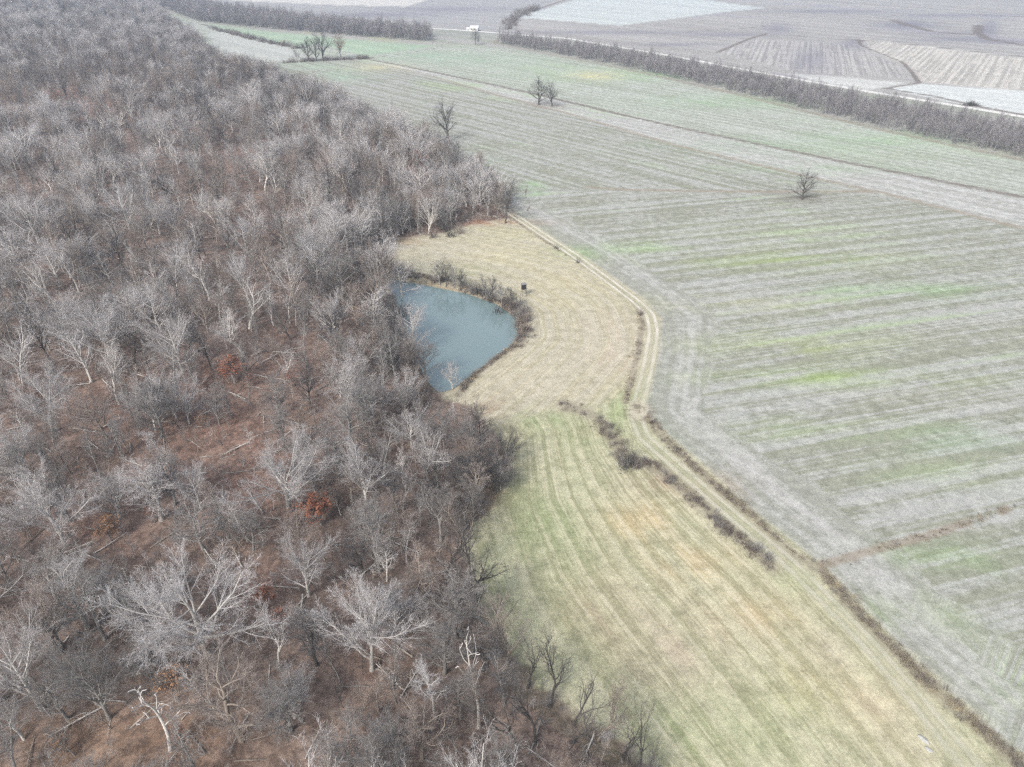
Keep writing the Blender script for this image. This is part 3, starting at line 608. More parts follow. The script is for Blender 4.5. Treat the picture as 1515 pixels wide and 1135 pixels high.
# thorny dark scrub trees at the nose of wood by the meadow
for i, (a, b, w) in enumerate([(745,655,60),(700,640,70),(655,628,60),(715,690,60),(740,692,46),(680,690,66),(640,700,60),(700,735,50),(655,745,60)]):
    hero(a, b, w, 10, 'dome', 'dark' if i % 3 == 0 else 'grey', 'low tangled scrub tree in the dark thicket where the wood juts into the meadow', hc=.6, group='scrub trees in the jutting thicket')
def ptree(px, py, h, wpx, kind, tone, label, **kw):
    x, y, z = ground_px(px, py); return plant(x, y, z, h, px_rad(x, y, z+h/2, wpx), kind, tone, label, **kw)
ptree(664,210,23,52,'lone','dark','dark bare tree at the field side of the wood, alone against the pale crop', var=0)
ptree(797,155,18.5,34,'lone','dark','left tree of the pair standing together in the middle of the crop field', var=1)
ptree(817,157,17.5,32,'lone','dark','right tree of the pair standing together in the middle of the crop field', var=0)
ptree(1187,295,14,36,'lone','dark','small lone tree on a dark patch in the right half of the crop field', var=1)
ptree(748,330,20,34,'slim','dark','tall slim tree at the corner of wood where the track begins', var=0)
ptree(478,90,27,34,'lone','dark','tallest bare tree of the far clump by the field corner', var=0)
ptree(457,90,20,26,'lone','dark','short bare tree left of the tallest in the far clump', var=1)
ptree(440,92,11,13,'oval','grey','smallest bare tree at the left end of the far clump', var=1)
ptree(468,90,22,24,'lone','dark','bare tree touching the left side of the tallest in the far clump', var=1)
ptree(703,66,16,16,'oval','dark','bare tree beside the gap in the tree belt, below the white house', var=2)
ptree(708,67,10,14,'oval','grey','bare tree nearest under the white house at the belt gap', var=0)
ptree(640,70,13,12,'slim','grey','last tree at the right end of the left tree belt', var=1)
for i, (a, b, h_, w_) in enumerate([(650,421,9,22),(660,423,10.5,24),(672,426,10,22),(682,429,8,18),(714,438,8,22),(728,443,9,22),(742,451,8,20),(756,459,8.5,20)]):
    ptree(a, b, h_, w_, 'oval', 'dark' if i % 2 else 'grey', 'thin bare sapling on the far bank of the pond mirrored in the water', group='saplings on the far bank of the pond')
# leafy small trees that kept their rust coloured leaves
def leafy(px, py, wpx, h, leaf, label, hc=.55, group=None, dens=1.0):
    x, y, z = crown_px(px, py, h*hc); rad = px_rad(x, y, z, wpx)
    g = np.random.default_rng(int(px*7+py))
    o = plant(x, y, z, h, rad, 'oval', 'grey', label, name='leafy_tree', var=0, group=group)
    tm, cm, H, r0 = proto('oval', 'grey', 0)
    TREES.append((x, y-4, 4.5+rad)); n = int(1500*dens)
    co = np.zeros(len(cm.vertices)*3, np.float32); cm.vertices.foreach_get('co', co); co = co.reshape(-1, 3)
    p = co[g.integers(0, len(co), n)]; p = p+g.normal(0, .25, p.shape)
    p = p[fbm(p[:, 0]+px, p[:, 1]+p[:, 2], 4.5, 2) > -.25]; n = len(p)
    a = nrm(g.normal(0, 1, (n, 3))); b = nrm(np.cross(a, g.normal(0, 1, (n, 3)))); s = g.uniform(.12, .30, (n, 1))
    V = np.stack([p-a*s, p+b*s*.7, p+a*s, p-b*s*.7], 1).reshape(-1, 3); F = np.arange(4*n).reshape(-1, 4)
    link('foliage', mesh_from('foliage', V, F, [M[leaf]], smooth_=False), o)
leafy(470,752,44,8,'leaf_rust','rust red leafy small tree, the reddest, below the broad fanned tree', dens=3.5)
leafy(342,545,36,8,'leaf_rust','orange red leafy small tree at the feet of the white limbed tree', dens=2.5)
leafy(390,882,28,6,'leaf_rust','orange brown leafy small tree at the right of the huge domed crown', dens=2)
leafy(157,782,30,6,'leaf_tan','light tan leafy small tree under the wide grey tree at left', dens=2)
leafy(412,915,24,6,'leaf_rust','brown leafy sapling below the small pale tree right of the huge dome')
leafy(430,560,26,5,'leaf_rust','faint orange leafed sapling among thin trunks left of the pond', dens=.6)
leafy(505,87,34,21,'leaf_tan','round headed tree with sparse brown leaves, right end of the far clump', hc=.0, dens=.35)
leafy(620,232,34,11,'leaf_rust','maroon leafy crown near the wood edge facing the crop field', hc=.7, dens=.8)
leafy(430,765,22,5,'leaf_rust','dark red leafy sapling left of the reddest small tree', dens=.6)
leafy(250,1010,50,8,'leaf_tan','yellow brown leafy tree under the huge domed tree', dens=.8)
leafy(85,145,30,10,'leaf_rust','orange leafy tree on the far slope at upper left', hc=.5)
leafy(710,218+12,16,10,'leaf_rust','russet crown at the outermost tip of the wood by the field', hc=.8, dens=.6)

for i, (a, b, w) in enumerate([(300,620,20),(415,690,18),(455,605,16),(225,760,18),(120,690,20),(35,880,20),(520,870,18),(265,1085,30),(90,1100,34),(370,560,18)]):
    leafy(a, b, w, 4.2, 'leaf_rust' if i % 2 else 'leaf_tan', 'small brown leafed beech sapling low among the grey trunks', dens=.6, group='brown leafed saplings')
# --- fill the wood
TX = np.array([[t[0], t[1], t[2]] for t in TREES])
def scatter(P, spacing, jitter, cond, seed):
    g = np.random.default_rng(seed); lo = P.min(0); hi = P.max(0)
    xs = np.arange(lo[0], hi[0], spacing); ys = np.arange(lo[1], hi[1], spacing*.87)
    XX, YY = np.meshgrid(xs, ys); XX = XX+(np.arange(len(ys)) % 2)[:, None]*spacing*.5
    XX = XX.ravel()+g.uniform(-jitter, jitter, XX.size)*spacing; YY = YY.ravel()+g.uniform(-jitter, jitter, YY.size)*spacing
    m = cond(XX, YY); XX, YY = XX[m], YY[m]; m = inside(XX, YY, P); return XX[m], YY[m]
def gap(X, Y):
    px, py = project(X, Y, 2.0); w = 0*X
    for (bx, by, rx, ry, c, s_) in FGREEN: w = np.maximum(w, s_*1.15*np.exp(-((px-bx)/rx)**2-((py-by)/ry)**2))
    return np.where(Y*cp+CH*sp > 2, w, 0)
def view(margin):
    def c(X, Y):
        d = Y*cp+CH*sp; px, py = project(X, Y, 0); px2, py2 = project(X, Y, 18)
        return (d > 5) & (px > -margin) & (px < 1515+margin) & (py2 < 1135+margin*1.0) & (np.hypot(X, Y) < 2300)
    return c
fx, fy = scatter(FOREST, 6.6, .42, view(140), 3)
ex, ey = scatter(FOREST, 4.6, .45, lambda X, Y: view(60)(X, Y) & (np.hypot(X, Y) > 210) & (np.hypot(X, Y) < 900), 91)
me_ = sdp(ex, ey, FOREST) < 22; fx = np.r_[fx, ex[me_]]; fy = np.r_[fy, ey[me_]]
lx, ly = scatter(FOREST, 5.0, .45, lambda X, Y: (sdp(X, Y, POND) > -9), 92); fx = np.r_[fx, lx]; fy = np.r_[fy, ly]
sF = sdp(fx, fy, FOREST); sP = sdp(fx, fy, POND)
dens = fbm(fx, fy, 55, 31); dk = rng.uniform(0, 1, len(fx))
PV = np.array([(600,420),(700,430),(770,465),(772,500),(700,556),(664,590),(640,560),(618,520),(603,470)], float)
ok_ = np.ones(len(fx), bool)
for z_ in (4, 7, 10, 13):
    qx, qy = project(fx, fy, z_); ok_ &= ~inside(qx, qy, PV)
for c_ in (fx,): pass
fx, fy, sF, sP, dens, dk = fx[ok_], fy[ok_], sF[ok_], sP[ok_], dens[ok_], dk[ok_]
gp = gap(fx, fy); gp = np.where(sF < 10, 0, gp); keep = (rng.uniform(0, 1, len(fx)) > gp*.95) & (sF > 1.0) & (sP < -1.5) & ((dens > -.42) | (dk < .25))
d0 = np.min(np.hypot(fx[:, None]-TX[:, 0], fy[:, None]-TX[:, 1])/np.maximum(TX[:, 2]*.62, 2.6), 1); keep &= d0 > 1
fx, fy, sF = fx[keep], fy[keep], sF[keep]; fz = height(fx, fy)
ppx, ppy = project(fx, fy, fz+11)
vis = (ppx > -30) & (ppx < 1545) & (ppy < 1165)
rank = np.argsort(np.where(vis, np.hypot(np.hypot(fx, fy), CH), 1e9))
N_IND = 300-len(TREES)
near = np.zeros(len(fx), bool); near[rank[:N_IND]] = True
def zone_of(px, py):
    if px > 560 and py > 640: return 'near the meadow edge'
    if py > 820: return 'low in the picture'
    if px > 440: return 'just left of the pond'
    if py > 640: return 'around the broad fanned tree'
    return 'over the reddest leaf litter'
DESC = {('slim','grey'):'slim grey bare tree with long clear trunk', ('slim','pale'):'slim pale bare tree', ('oval','grey'):'dull grey twiggy tree',
        ('oval','tan'):'brownish twiggy tree', ('dome','pale'):'silvery tree with rounded crown', ('open','white'):'open tree with white trunk',
        ('slim','tan'):'slim brownish bare tree', ('oval','dark'):'dark blackish bare tree'}
KW = [('slim','grey',.22),('slim','pale',.11),('oval','grey',.24),('oval','tan',.12),('dome','pale',.14),('open','white',.05),('slim','tan',.09),('oval','dark',.03)]
cum = np.cumsum([k[2] for k in KW]); cum = cum/cum[-1]
sP_ = sdp(fx, fy, POND)
for i in np.where(near)[0]:
    k = KW[int(np.searchsorted(cum, random.random()))]
    edge_ = sF[i] < 9 and ppx[i] > 560
    if edge_ and random.random() < .6: k = ('oval', 'dark', 0) if random.random() < .6 else ('oval', 'tan', 0)
    h = random.uniform(9.5, 16.5)*(1 if not edge_ or sP_[i] > -9 else .75)
    rad = {'slim': random.uniform(2.1, 3.4), 'oval': random.uniform(3.0, 5.2), 'dome': random.uniform(4.0, 6.2), 'open': random.uniform(3.2, 4.8)}[k[0]]
    z_ = zone_of(ppx[i], ppy[i])
    plant(fx[i], fy[i], fz[i]-.2, h, rad, k[0], k[1], DESC[k[:2]]+' '+z_, group=DESC[k[:2]]+' '+z_, tilt=(random.gauss(0, .05), random.gauss(0, .05)))

# --- things nobody could count, instanced from shapes that live only in the node group
def merged(kind, tone, seed, lod, fat):
    a, b, H, rad = tree_shape(kind, seed, lod, fat)
    V = np.concatenate([a[0], b[0]]); F = np.concatenate([a[1], b[1]+len(a[0])]); mi = np.r_[np.zeros(len(a[1])), np.ones(len(b[1]))]
    return mesh_from(kind+'_'+tone, V/H, F, [M['bark_'+tone], M['twig_'+tone]], mi)
def tuft(seed, mat, n=60, h=1.0, spread=.5, r=.02, up=.25):
    g = np.random.default_rng(seed)
    st = np.c_[g.normal(0, spread*.45, (n, 2)), np.full(n, -.05)]; d = nrm(np.c_[g.normal(0, .35, (n, 2)), np.ones(n)])
    b = grow(g, st, d, g.uniform(.5, 1.1, n)*h, np.full(n, r), 3, .22, up*.3, .25)
    c = grow(g, *spawn(g, b, 4, .3, 1, .7, .2, .45, .7), 2, .2, .05, .4)
    return mesh_from('tuft', *tubes([(b, 3), (c, 3)]), mats=[mat])
def scatter_obj(name, pts, scl, rotz, tilt, which, meshes, **kw):
    coll = bpy.data.collections.new(name+'_shapes')
    for i, me in enumerate(meshes): coll.objects.link(bpy.data.objects.new('%s_shape_%02d' % (name, i), me))
    me = bpy.data.meshes.new(name); me.vertices.add(len(pts)); me.vertices.foreach_set('co', np.asarray(pts, np.float32).ravel())
    a = me.attributes.new('scl', 'FLOAT_VECTOR', 'POINT'); a.data.foreach_set('vector', np.asarray(scl, np.float32).ravel())
    a = me.attributes.new('rot', 'FLOAT_VECTOR', 'POINT'); a.data.foreach_set('vector', np.asarray(np.c_[tilt, rotz], np.float32).ravel())
    a = me.attributes.new('pick', 'INT', 'POINT'); a.data.foreach_set('value', np.asarray(which, np.int32))
    o = link(name, me, kind='stuff', **kw)
    ng = bpy.data.node_groups.new(name, 'GeometryNodeTree'); ng.interface.new_socket('Geometry', in_out='INPUT', socket_type='NodeSocketGeometry'); ng.interface.new_socket('Geometry', in_out='OUTPUT', socket_type='NodeSocketGeometry')
    n = ng.nodes; gi = n.new('NodeGroupInput'); go = n.new('NodeGroupOutput'); ip = n.new('GeometryNodeInstanceOnPoints'); ci = n.new('GeometryNodeCollectionInfo')
    ci.inputs['Collection'].default_value = coll; ci.inputs['Separate Children'].default_value = True; ci.inputs['Reset Children'].default_value = True
    def na(nm, t):
        q = n.new('GeometryNodeInputNamedAttribute'); q.data_type = t; q.inputs[0].default_value = nm; return q.outputs[0]
    er = n.new('FunctionNodeEulerToRotation')
    L = ng.links; L.new(gi.outputs[0], ip.inputs['Points']); L.new(ci.outputs[0], ip.inputs['Instance']); ip.inputs['Pick Instance'].default_value = True
    L.new(na('pick', 'INT'), ip.inputs['Instance Index']); L.new(na('rot', 'FLOAT_VECTOR'), er.inputs[0]); L.new(er.outputs[0], ip.inputs['Rotation'])
    L.new(na('scl', 'FLOAT_VECTOR'), ip.inputs['Scale']); L.new(ip.outputs[0], go.inputs[0])
    md = o.modifiers.new('scatter', 'NODES'); md.node_group = ng; return o
# far wood
fk = [('dome','pale'),('oval','dark'),('slim','grey'),('slim','tan'),('oval','grey'),('oval','pale'),('dome','pale'),('slim','grey'),('oval','tan'),('slim','pale'),('open','white'),('oval','dark'),('oval','grey')]
fm = [merged(k, t, 900+i*7, .84, 1.05) for i, (k, t) in enumerate(fk)]
prob = np.array([.05,.06,.10,.07,.18,.12,.10,.08,.12,.05,.03,.04,.11]); prob = prob/prob.sum()
w = ~near; n = w.sum()
tonez = fbm(fx[w], fy[w], 75, 61)+.9*np.exp(-((ppx[w]-150)/220)**2-((ppy[w]-105)/34)**2)   # stands of darker kinds; the upper left band paints a slope's shade
dkk = np.array([1.0 if k[1] in ('dark', 'tan') else -1.0 if k[1] in ('pale', 'white') else 0 for k in fk])
pr = prob[None, :]*np.exp(tonez[:, None]*dkk[None, :]*1.3); pr = np.cumsum(pr/pr.sum(1, keepdims=True), 1)
which = (rng.uniform(0, 1, (n, 1)) > pr).sum(1).clip(0, len(fk)-1); hh = rng.uniform(10, 18, n)*(1+.12*fbm(fx[w], fy[w], 90, 8)); wide = rng.uniform(.85, 1.5, n)
big = (which == 0); hh[big] *= 1.15; wide[big] *= 1.25
wide = np.where(np.array([fk[i][0] == 'slim' for i in which]), wide*1.35, wide)
scatter_obj('woodland', np.c_[fx[w], fy[w], fz[w]-.2], np.c_[hh*wide, hh*wide, hh], rng.uniform(0, 6.28, n), rng.normal(0, .05, (n, 2)), which, fm,
            label='bare grey deciduous wood covering the hills toward the upper left', category='woodland')
# undergrowth
ux, uy = scatter(FOREST, 4.4, .48, lambda X, Y: view(60)(X, Y) & (np.hypot(X, Y) < 900), 5)
sU = sdp(ux, uy, FOREST); sPu = sdp(ux, uy, POND); m = (rng.uniform(0, 1, len(ux)) > gap(ux, uy)*.9) & (sU > .2) & (sPu < -.8) & ((fbm(ux, uy, 34, 77) > -.1) | (rng.uniform(0, 1, len(ux)) < .25)); ux, uy, sU = ux[m], uy[m], sU[m]
um = [merged('sapling', t, 40+i, 1.0, 1.0) for i, t in enumerate(['grey','tan','grey','pale','dark','tan'])]
e2x, e2y = scatter(FOREST, 2.3, .48, lambda X, Y: view(60)(X, Y) & (np.hypot(X, Y) < 480), 55); se = sdp(e2x, e2y, FOREST); me2 = (se < 6) & (se > -.3) & (sdp(e2x, e2y, POND) < -.6)
ux = np.r_[ux, e2x[me2]]; uy = np.r_[uy, e2y[me2]]
e3x, e3y = scatter(FOREST, 3.4, .48, lambda X, Y: view(60)(X, Y) & (np.hypot(X, Y) < 260), 57); me3 = (sdp(e3x, e3y, POND) < -1.5) & (sdp(e3x, e3y, FOREST) > 1) & (fbm(e3x, e3y, 20, 17) > -.1)
ux = np.r_[ux, e3x[me3]]; uy = np.r_[uy, e3y[me3]]
n = len(ux); k = rng.choice(6, n, p=[.28,.24,.18,.12,.06,.12]); hh = rng.uniform(2.2, 7.5, n)*np.where(sdp(ux, uy, FOREST) < 6, .7, 1); wd_ = rng.uniform(1.0, 1.9, n)
scatter_obj('undergrowth', np.c_[ux, uy, height(ux, uy)-.1], np.c_[hh*wd_, hh*wd_, hh], rng.uniform(0, 6.28, n), rng.normal(0, .1, (n, 2)), k, um,
            label='twiggy saplings and thin brush filling the gaps of the bare wood', category='undergrowth')
lgx, lgy = scatter(FOREST, 6.0, .48, lambda X, Y: view(30)(X, Y) & (np.hypot(X, Y) < 330), 71)
m = sdp(lgx, lgy, POND) < -2; lgx, lgy = lgx[m], lgy[m]; n = len(lgx); g = np.random.default_rng(8)
def fallen(seed, tone):
    g = np.random.default_rng(seed); a = grow(g, np.array([[-.5, 0, .03]]), np.array([[1., 0, .02]]), np.array([1.0]), np.array([.022]), 6, .06, 0, .4)
    b = grow(g, *spawn(g, a, 9, .3, 1, .8, .2, .32, .5), 3, .2, 0, .3); c = grow(g, *spawn(g, b, 5, .2, 1, .6, .2, .45, .6), 2, .2, 0, .4)
    return mesh_from('fallen_limb', *tubes([(a, 6), (b, 4), (c, 3)]), mats=[M['bark_'+tone]])
hh = g.uniform(2.0, 7.5, n)
scatter_obj('fallen_branches', np.c_[lgx, lgy, height(lgx, lgy)+.05], np.c_[hh, hh, hh*.8], g.uniform(0, 6.28, n), g.normal(0, .05, (n, 2)), g.integers(0, 4, n), [fallen(1, 'pale'), fallen(2, 'grey'), fallen(3, 'tan'), fallen(4, 'white')],
            label='fallen grey limbs and dead branches lying on the leaf litter', category='branches')
# tree belts
def belt(name, P, spacing, label, seed, hs):
    bx, by = scatter(P, spacing, .45, lambda X, Y: np.abs(project(X, Y)[0]-757) < 900, seed)
    bm_ = [merged('belt', t, 60+i, 1.0, .95) for i, t in enumerate(['belt','belt','grey','belt'])]
    n = len(bx); k = rng.choice(4, n, p=[.34,.3,.14,.22]); hh = rng.uniform(.62, 1.12, n)*hs; sB = sdp(bx, by, P)
    q = dseg(bx, by, FARROAD)[0]; kp = (fbm(bx, by, 22, 5)+fbm(bx, by, 8, 6)*.5 > -.30) & (sB > rng.uniform(-1, 3.0, n)); hh = hh*(1+.30*fbm(bx, by, 16, 7))*np.clip(.55+sB/9, .5, 1); kp &= (q > rng.uniform(0, 34, n)); bx, by, k, hh, sB = bx[kp], by[kp], k[kp], hh[kp], sB[kp]; n = len(bx); wd_ = rng.uniform(.9, 1.7, n)
    scatter_obj(name, np.c_[bx, by, np.zeros(n)-.1], np.c_[hh*wd_, hh*wd_, hh], rng.uniform(0, 6.28, n), rng.normal(0, .05, (n, 2)), k, bm_, label=label, category='tree belt')
belt('tree_belt', BELT, 2.5, 'long belt of slender purplish grey trees between the crop field and white road', 12, 11.0)
belt('tree_belt', BELT2, 2.7, 'far tree belt behind the bright green field, left of the white house', 13, 15.0)
# weeds and brush along drains, verge and banks
def along(P, n, spread, seed):
    g = np.random.default_rng(seed); seg = np.hypot(*(P[1:]-P[:-1]).T); s = np.r_[0, np.cumsum(seg)]; t = g.uniform(0, s[-1], n)
    t = np.where(fbm(t, t*0, 18, seed) > -.35, t, g.uniform(0, s[-1], n))
    return np.c_[np.interp(t, s, P[:, 0])+g.normal(0, spread, n), np.interp(t, s, P[:, 1])+g.normal(0, spread, n)]
wm = [tuft(i, M['weed'], 34, 1.0, 1.0, .014) for i in range(3)]+[tuft(5+i, M['twig_grey' if i == 1 else 'brush'], 26, 1.0, .6, .014) for i in range(3)]+[tuft(9, M['straw'], 34, .8, .9, .014)]
def weeds(name, P, n, spread, hs, pr, seed, label):
    p = along(P, n, spread, seed); g = np.random.default_rng(seed+1); h = g.uniform(.3, 1.0, len(p))**1.3*1.5*hs
    keep = sdp(p[:, 0], p[:, 1], POND) < .2; p, h = p[keep], h[keep]
    tr_ = dseg(p[:, 0], p[:, 1], TRACK)[0] > 2.4; p, h = p[tr_], h[tr_]
    scatter_obj(name, np.c_[p, height(p[:, 0], p[:, 1])], np.c_[h*1.3, h*1.3, h], g.uniform(0, 6.28, len(p)), g.normal(0, .1, (len(p), 2)), g.choice(7, len(p), p=pr), wm, label=label, category='weeds')
weeds('verge_weeds', VERGE_R, 750, .7, .6, [.2,.2,.15,.12,.1,.08,.15], 3, 'brown dry weeds on the crop side of the dirt track')
weeds('verge_weeds', VERGE_L, 420, .6, .5, [.2,.2,.15,.12,.1,.08,.15], 4, 'thin brown weeds on the pond side of the dirt track')
weeds('ditch_brush', DITCH, 300, 1.1, .85, [.08,.07,.05,.27,.26,.25,.02], 5, 'dark brown brush growing in the ditch left of the track')
weeds('bank_reeds', BANK_S, 320, .5, .6, [.18,.16,.16,.15,.12,.13,.1], 6, 'brown dead reeds on the near right bank of the pond')
weeds('bank_brush', BANK_N, 520, 1.3, .9, [.12,.1,.1,.22,.2,.2,.06], 7, 'brown brush and dead grass on the far bank of the pond')
weeds('drain_weeds', BROWN[2][0], 260, .6, .35, [.25,.2,.15,.1,.1,.05,.15], 8, 'brown weeds in the drain crossing the lower right crop field')
weeds('hedgerow', HEDGE, 130, 2.0, 4.0, [.0,.0,.0,.34,.33,.33,.0], 9, 'low bare hedgerow between the cream field and the green field')
weeds('creek_brush', CREEK[1:], 90, 4.5, 6.0, [.0,.0,.0,.34,.33,.33,.0], 10, 'dark brush lining the creek right of the white house')
weeds('clump_brush', W([(425,93),(470,90),(520,88),(545,86)]), 60, 2.0, 3.2, [.0,.0,.0,.34,.33,.33,.0], 11, 'low brush at the feet of the far clump of trees')

# shrubs round the pond and in the ditch, each its own
SH = [tuft(20+i, M[m_], 34, 1.0, .35, .014, .2) for i, m_ in enumerate(['brush','brush','bark_dark','twig_grey','twig_tan'])]
def shrub(px, py, h, wf, v, label, group=None, name='shrub'):
    x, y, z = ground_px(px, py); o = link(name, SH[v], None, label=label, category='shrub'); o.location = (x, y, z-.05)
    o.rotation_euler = (0, 0, random.uniform(0, 6.28)); o.scale = (h*wf, h*wf, h)
    if group: o['group'] = group
gN = 'bare shrubs on the far bank of the pond'
for i, (a, b, h, v) in enumerate([(578,398,4,0),(592,402,4.5,1),(606,404,3.6,4),(642,418,3.2,4),(655,416,4,0),(700,434,4.5,3),(712,436,4.2,2),(722,441,4.4,3),(730,446,3.6,2),(748,452,3.8,0),(758,458,4.2,1)]):
    for j in range(3): 
        if j: continue
    shrub(a, b, h, 1.1, v, 'bare shrub on the far bank of the pond with stems leaning over the water', gN)
gE = 'grey brown shrubs at the right end of the pond'
for a, b, h, v in [(768,452,4,3),(776,462,4.2,3),(780,476,4.2,0),(777,490,4,1),(770,500,3.2,0),(768,470,4.2,3),(765,484,3,4)]:
    shrub(a, b, h, 1.1, v, 'dense grey brown shrub at the right end of the pond below the hunting blind', gE)
shrub(737,466,4.5,.9,2,'blackest shrub standing at the water near the right end of the pond')
shrub(924,694,6.0,.7,3,'tall grey multi stemmed bush in the ditch left of the track')
shrub(931,690,7.0,.35,2,'thin dark sapling rising from the grey ditch bush')
shrub(940,692,3.5,.9,0,'low brown bush right of the tall grey ditch bush')
shrub(1120,814,2.4,1.2,3,'grey bush in the ditch beside the lower part of the track')
shrub(1135,828,2.2,1.2,3,'grey bush at the lower end of the ditch')
shrub(680,345,5,.9,4,'pinkish tan bush at the wood edge above the upper meadow')
shrub(659,342,7,.8,2,'dense black bush where brush meets the upper meadow')
shrub(666,350,4.5,1.,2,'dark low bush in front of the pinkish tan bush')
shrub(640,352,3.5,1.2,0,'brown bramble at the top left of the upper meadow')
shrub(823,368,2.2,.9,2,'small dark bush beside the upper part of the dirt track')
shrub(855,389,2.4,.8,2,'second small dark bush along the upper dirt track, nearer the bend')
shrub(948,466,2.6,.9,0,'brown bush at the outer bend of the dirt track')

# ---------------------------------------------------------------- hunting blind, house, poles, stones, brush pile
def flat(name, c, rough=.7, c2=None, sc=3.0):
    m = bpy.data.materials.new(name); nt, N, L = nodes(m); tc = N.new('ShaderNodeTexCoord').outputs['Object']
    finish(nt, mixc(nt, noise(nt, tc, sc, 4, .6), c, c2 or tuple(np.array(c)*.75)), rough, .3); return m
class MB:
    def __init__(s): s.v = []; s.f = []
    def box(s, x0, y0, z0, x1, y1, z1):
        n = len(s.v); s.v += [(x, y, z) for z in (z0, z1) for x, y in ((x0, y0), (x1, y0), (x1, y1), (x0, y1))]
        s.f += [tuple(n+i for i in q) for q in ((0,3,2,1),(4,5,6,7),(0,1,5,4),(1,2,6,5),(2,3,7,6),(3,0,4,7))]; return s
    def bar(s, a, b, r):
        a = np.array(a, float); b = np.array(b, float); d = nrm(b-a); e = nrm(np.cross(d, [.3, .2, .9])); g = np.cross(d, e); n = len(s.v)
        for p in (a, b):
            for u, w in ((1,1),(-1,1),(-1,-1),(1,-1)): s.v.append(tuple(p+(e*u+g*w)*r))
        s.f += [(n,n+1,n+2,n+3),(n+7,n+6,n+5,n+4)]+[(n+i, n+4+i, n+4+(i+1) % 4, n+(i+1) % 4) for i in range(4)]; return s
    def gable(s, x0, x1, y0, y1, z0, z1, ov=.3):
        x0 -= ov; x1 += ov; y0 -= ov; y1 += ov; ym = (y0+y1)/2; n = len(s.v); t = .15
        s.v += [(x0,y0,z0),(x1,y0,z0),(x1,y1,z0),(x0,y1,z0),(x0,ym,z1),(x1,ym,z1),(x0,y0,z0-t),(x1,y0,z0-t),(x1,y1,z0-t),(x0,y1,z0-t)]
        s.f += [tuple(n+i for i in q) for q in ((0,1,5,4),(2,3,4,5),(0,4,3),(1,2,5),(6,9,8,7),(6,7,1,0),(8,9,3,2),(7,8,2,1),(9,6,0,3))]; return s
    def build(s, name, m, parent=None, bev=0):
        me = bpy.data.meshes.new(name); me.from_pydata(s.v, [], s.f); me.materials.append(m); me.update(); me.validate()
        o = link(name, me, parent)
        if bev:
            b = o.modifiers.new('bevel', 'BEVEL'); b.width = bev; b.segments = 2
        return o
black = flat('black_paint', (.045,.045,.05)); greyroof = flat('grey_roof', (.26,.25,.25)); timber = flat('dark_timber', (.11,.09,.07)); glass = flat('dark_opening', (.02,.02,.025), .3)
white = flat('white_paint', (.66,.66,.64), .6, (.56,.56,.54)); roofw = flat('white_metal_roof', (.80,.80,.80), .4, (.72,.72,.73)); polem = flat('pole_wood', (.16,.14,.12)); metal = flat('grey_metal', (.35,.35,.36), .4)
x, y, z = ground_px(775, 437)
b = empty('hunting_blind', (x, y, z), (0, 0, R(20)), (.78, .78, .98), label='small dark box hunting blind on stilts above the pond bushes', category='hunting blind')
for sx in (-1, 1):
    for sy in (-1, 1): MB().bar((sx*.95, sy*.95, -.1), (sx*.68, sy*.68, 2.35), .06).build('leg', timber, b)
MB().box(-.95, -.95, 2.35, .95, .95, 2.47).build('platform', timber, b)
c_ = MB().box(-.8, -.8, 2.47, .8, .8, 4.05).build('cabin', black, b, .02)
for (x0, y0, x1, y1) in ((-.5,-.815,.5,-.795),(-.5,.795,.5,.815),(.795,-.5,.815,.5),(-.815,-.5,-.795,.5)): MB().box(x0, y0, 3.25, x1, y1, 3.65).build('window', glass, c_)
MB().gable(-.8, .8, -.8, .8, 4.2, 4.42, .14).build('roof', greyroof, b)
l_ = MB().bar((-.25, -1.7, 0), (-.25, -.85, 2.45), .03).bar((.25, -1.7, 0), (.25, -.85, 2.45), .03)
for k in range(1, 8): l_.bar((-.25, -1.7+.106*k, .3*k), (.25, -1.7+.106*k, .3*k), .022)
l_.build('ladder', metal, b); MB().bar((-.9, -.93, .4), (.9, -.93, 1.6), .03).bar((.93, -.9, .4), (.93, .9, 1.6), .03).build('brace', timber, b)
x, y, z = ground_px(702, 45.5)
h = empty('farm_house', (x, y, z), (0, 0, R(-6)), label='white farmhouse with white roof beside the far gravel road', category='house')
wl = MB().box(-4.6, -3.2, 0, 4.6, 3.2, 3.2).box(1.4, -5.4, 0, 4.4, -3.2, 2.6).build('wall', white, h)
rf = MB().gable(-4.6, 4.6, -3.2, 3.2, 3.36, 5.2, .4).build('roof', roofw, h); MB().box(-2.5, .3, 4.0, -1.9, .9, 5.9).build('chimney', greyroof, rf)
MB().gable(1.4, 4.4, -5.4, -3.0, 2.76, 3.3, .2).build('porch_roof', roofw, h)
for a in (-3.4, -.4): MB().box(a, -3.23, 1.1, a+1.1, -3.195, 2.4).build('window', glass, wl)
MB().box(-1.8, -3.24, 0.02, -.9, -3.195, 2.1).build('door', greyroof, wl); MB().box(2.4, -5.44, .9, 3.4, -5.395, 2.0).build('window', glass, wl)
x, y, z = ground_px(693, 45.0)
h = empty('shed', (x, y, z), (0, 0, R(-10)), label='small white shed left of the white farmhouse', category='shed')
w_ = MB().box(-1.9, -1.5, 0, 1.9, 1.5, 2.0).build('wall', white, h); MB().gable(-1.9, 1.9, -1.5, 1.5, 2.16, 2.9, .2).build('roof', roofw, h); MB().box(-.6, -1.54, 0.02, .6, -1.495, 1.7).build('door', greyroof, w_)
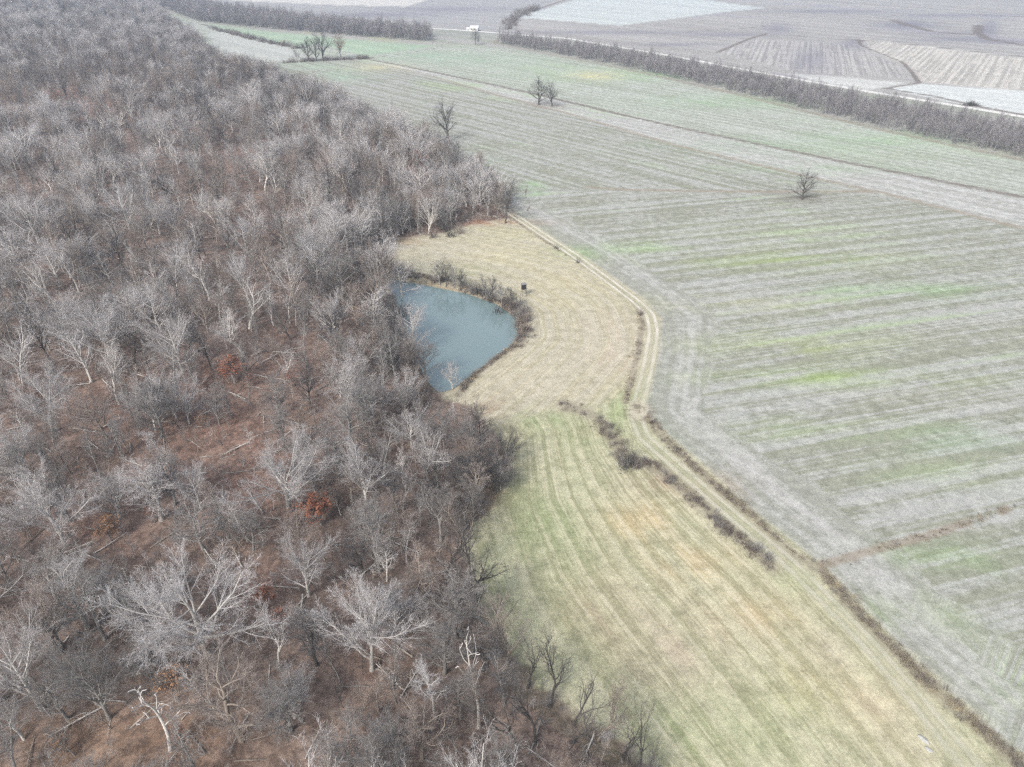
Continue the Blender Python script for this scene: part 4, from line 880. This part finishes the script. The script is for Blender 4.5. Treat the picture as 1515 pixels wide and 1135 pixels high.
for (a, b_, hh_, lb) in ((739.5,54,9,'taller wooden utility pole behind the tree belt right of the house'),(744.5,53,7,'shorter wooden utility pole right of the taller pole')):
    x, y, z = ground_px(a, b_); p = empty('utility_pole', (x, y, z), label=lb, category='utility pole')
    MB().bar((0, 0, 0), (0, 0, hh_), .2).build('pole', polem, p); ca = MB().bar((-1.2, .3, hh_-.7), (1.2, .3, hh_-.7), .09).build('crossarm', polem, p)
    for q in (-1, 0, 1): MB().bar((q*.95, .3, hh_-.61), (q*.95, .3, hh_-.35), .06).build('insulator', metal, ca)
stone = flat('pale_stone', (.47,.47,.45), .8, (.33,.33,.31), 1.5)
import bmesh
def boulder(px, py, sx, sy, sz, rz, label, seed):
    x, y, z = ground_px(px, py); bm = bmesh.new(); bmesh.ops.create_icosphere(bm, subdivisions=4, radius=1.0); g = random.Random(seed)
    pl = [(nrm(np.array([g.gauss(0, 1), g.gauss(0, 1), g.gauss(0, .8)])), g.uniform(.62, .9)) for _ in range(12)]
    for v in bm.verts:
        c = np.array(v.co)
        for n_, d_ in pl:
            e = c@n_-d_
            if e > 0: c = c-n_*e*.9
        c = c*(1+.03*math.sin(c[0]*9+seed)*math.sin(c[1]*11)*math.sin(c[2]*8)); v.co = (c[0]*sx, c[1]*sy, c[2]*sz)
    me = bpy.data.meshes.new('boulder'); bm.to_mesh(me); bm.free(); me.materials.append(stone)
    o = link('boulder', me, None, label=label, category='boulder'); o.location = (x, y, z+sz*.25); o.rotation_euler = (0, 0, rz)
boulder(1367, 1096, .95, .45, .4, R(-55), 'larger white stone lying in the meadow grass left of the track', 3)
boulder(1374, 1110, .6, .35, .28, R(-40), 'smaller white stone nearer the bottom of the picture', 8)
x, y, z = ground_px(1436, 156); g = np.random.default_rng(5)
st = np.c_[g.normal(0, 2.6, 420), g.normal(0, 1.4, 420), np.zeros(420)]; st[:, 2] = np.clip(2.4-.5*np.abs(st[:, 0])-.5*np.abs(st[:, 1]), .1, 3)*g.uniform(.1, 1, 420)
br = grow(g, st, nrm(np.c_[g.normal(0, 1, (420, 2)), g.normal(0.1, .3, 420)]), g.uniform(1, 3.2, 420), np.full(420, .07), 3, .25, -.02, .3)
tw = grow(g, *spawn(g, br, 5, .2, 1, .7, .2, .4, .5), 2, .2, 0, .4)
o = link('brush_pile', mesh_from('brush_pile', *tubes([(br, 4), (tw, 3)]), mats=[M['bark_dark']]), None, label='dark heap of cut branches beside the white road at far right', category='brush pile'); o.location = (x, y, z)

# ---------------------------------------------------------------- haze
if HAZE > 0:
    m = bpy.data.materials.new('haze'); nt, N, L = nodes(m); v = N.new('ShaderNodeVolumePrincipled'); o_ = N.new('ShaderNodeOutputMaterial')
    v.inputs['Color'].default_value = (.66, .80, 1.0, 1); v.inputs['Density'].default_value = HAZE; v.inputs['Anisotropy'].default_value = .3
    L.new(v.outputs[0], o_.inputs['Volume'])
    hz = MB().box(-3500, -1200, -4, 3500, 5200, CH+6).build('haze', m); hz['kind'] = 'stuff'; hz['label'] = 'thin pale haze over the whole countryside'; hz['category'] = 'haze'
print('TREES', len(TREES), 'far', int((~near).sum()), 'under', len(ux), 'polys', sum(len(m.polygons) for m in bpy.data.meshes))
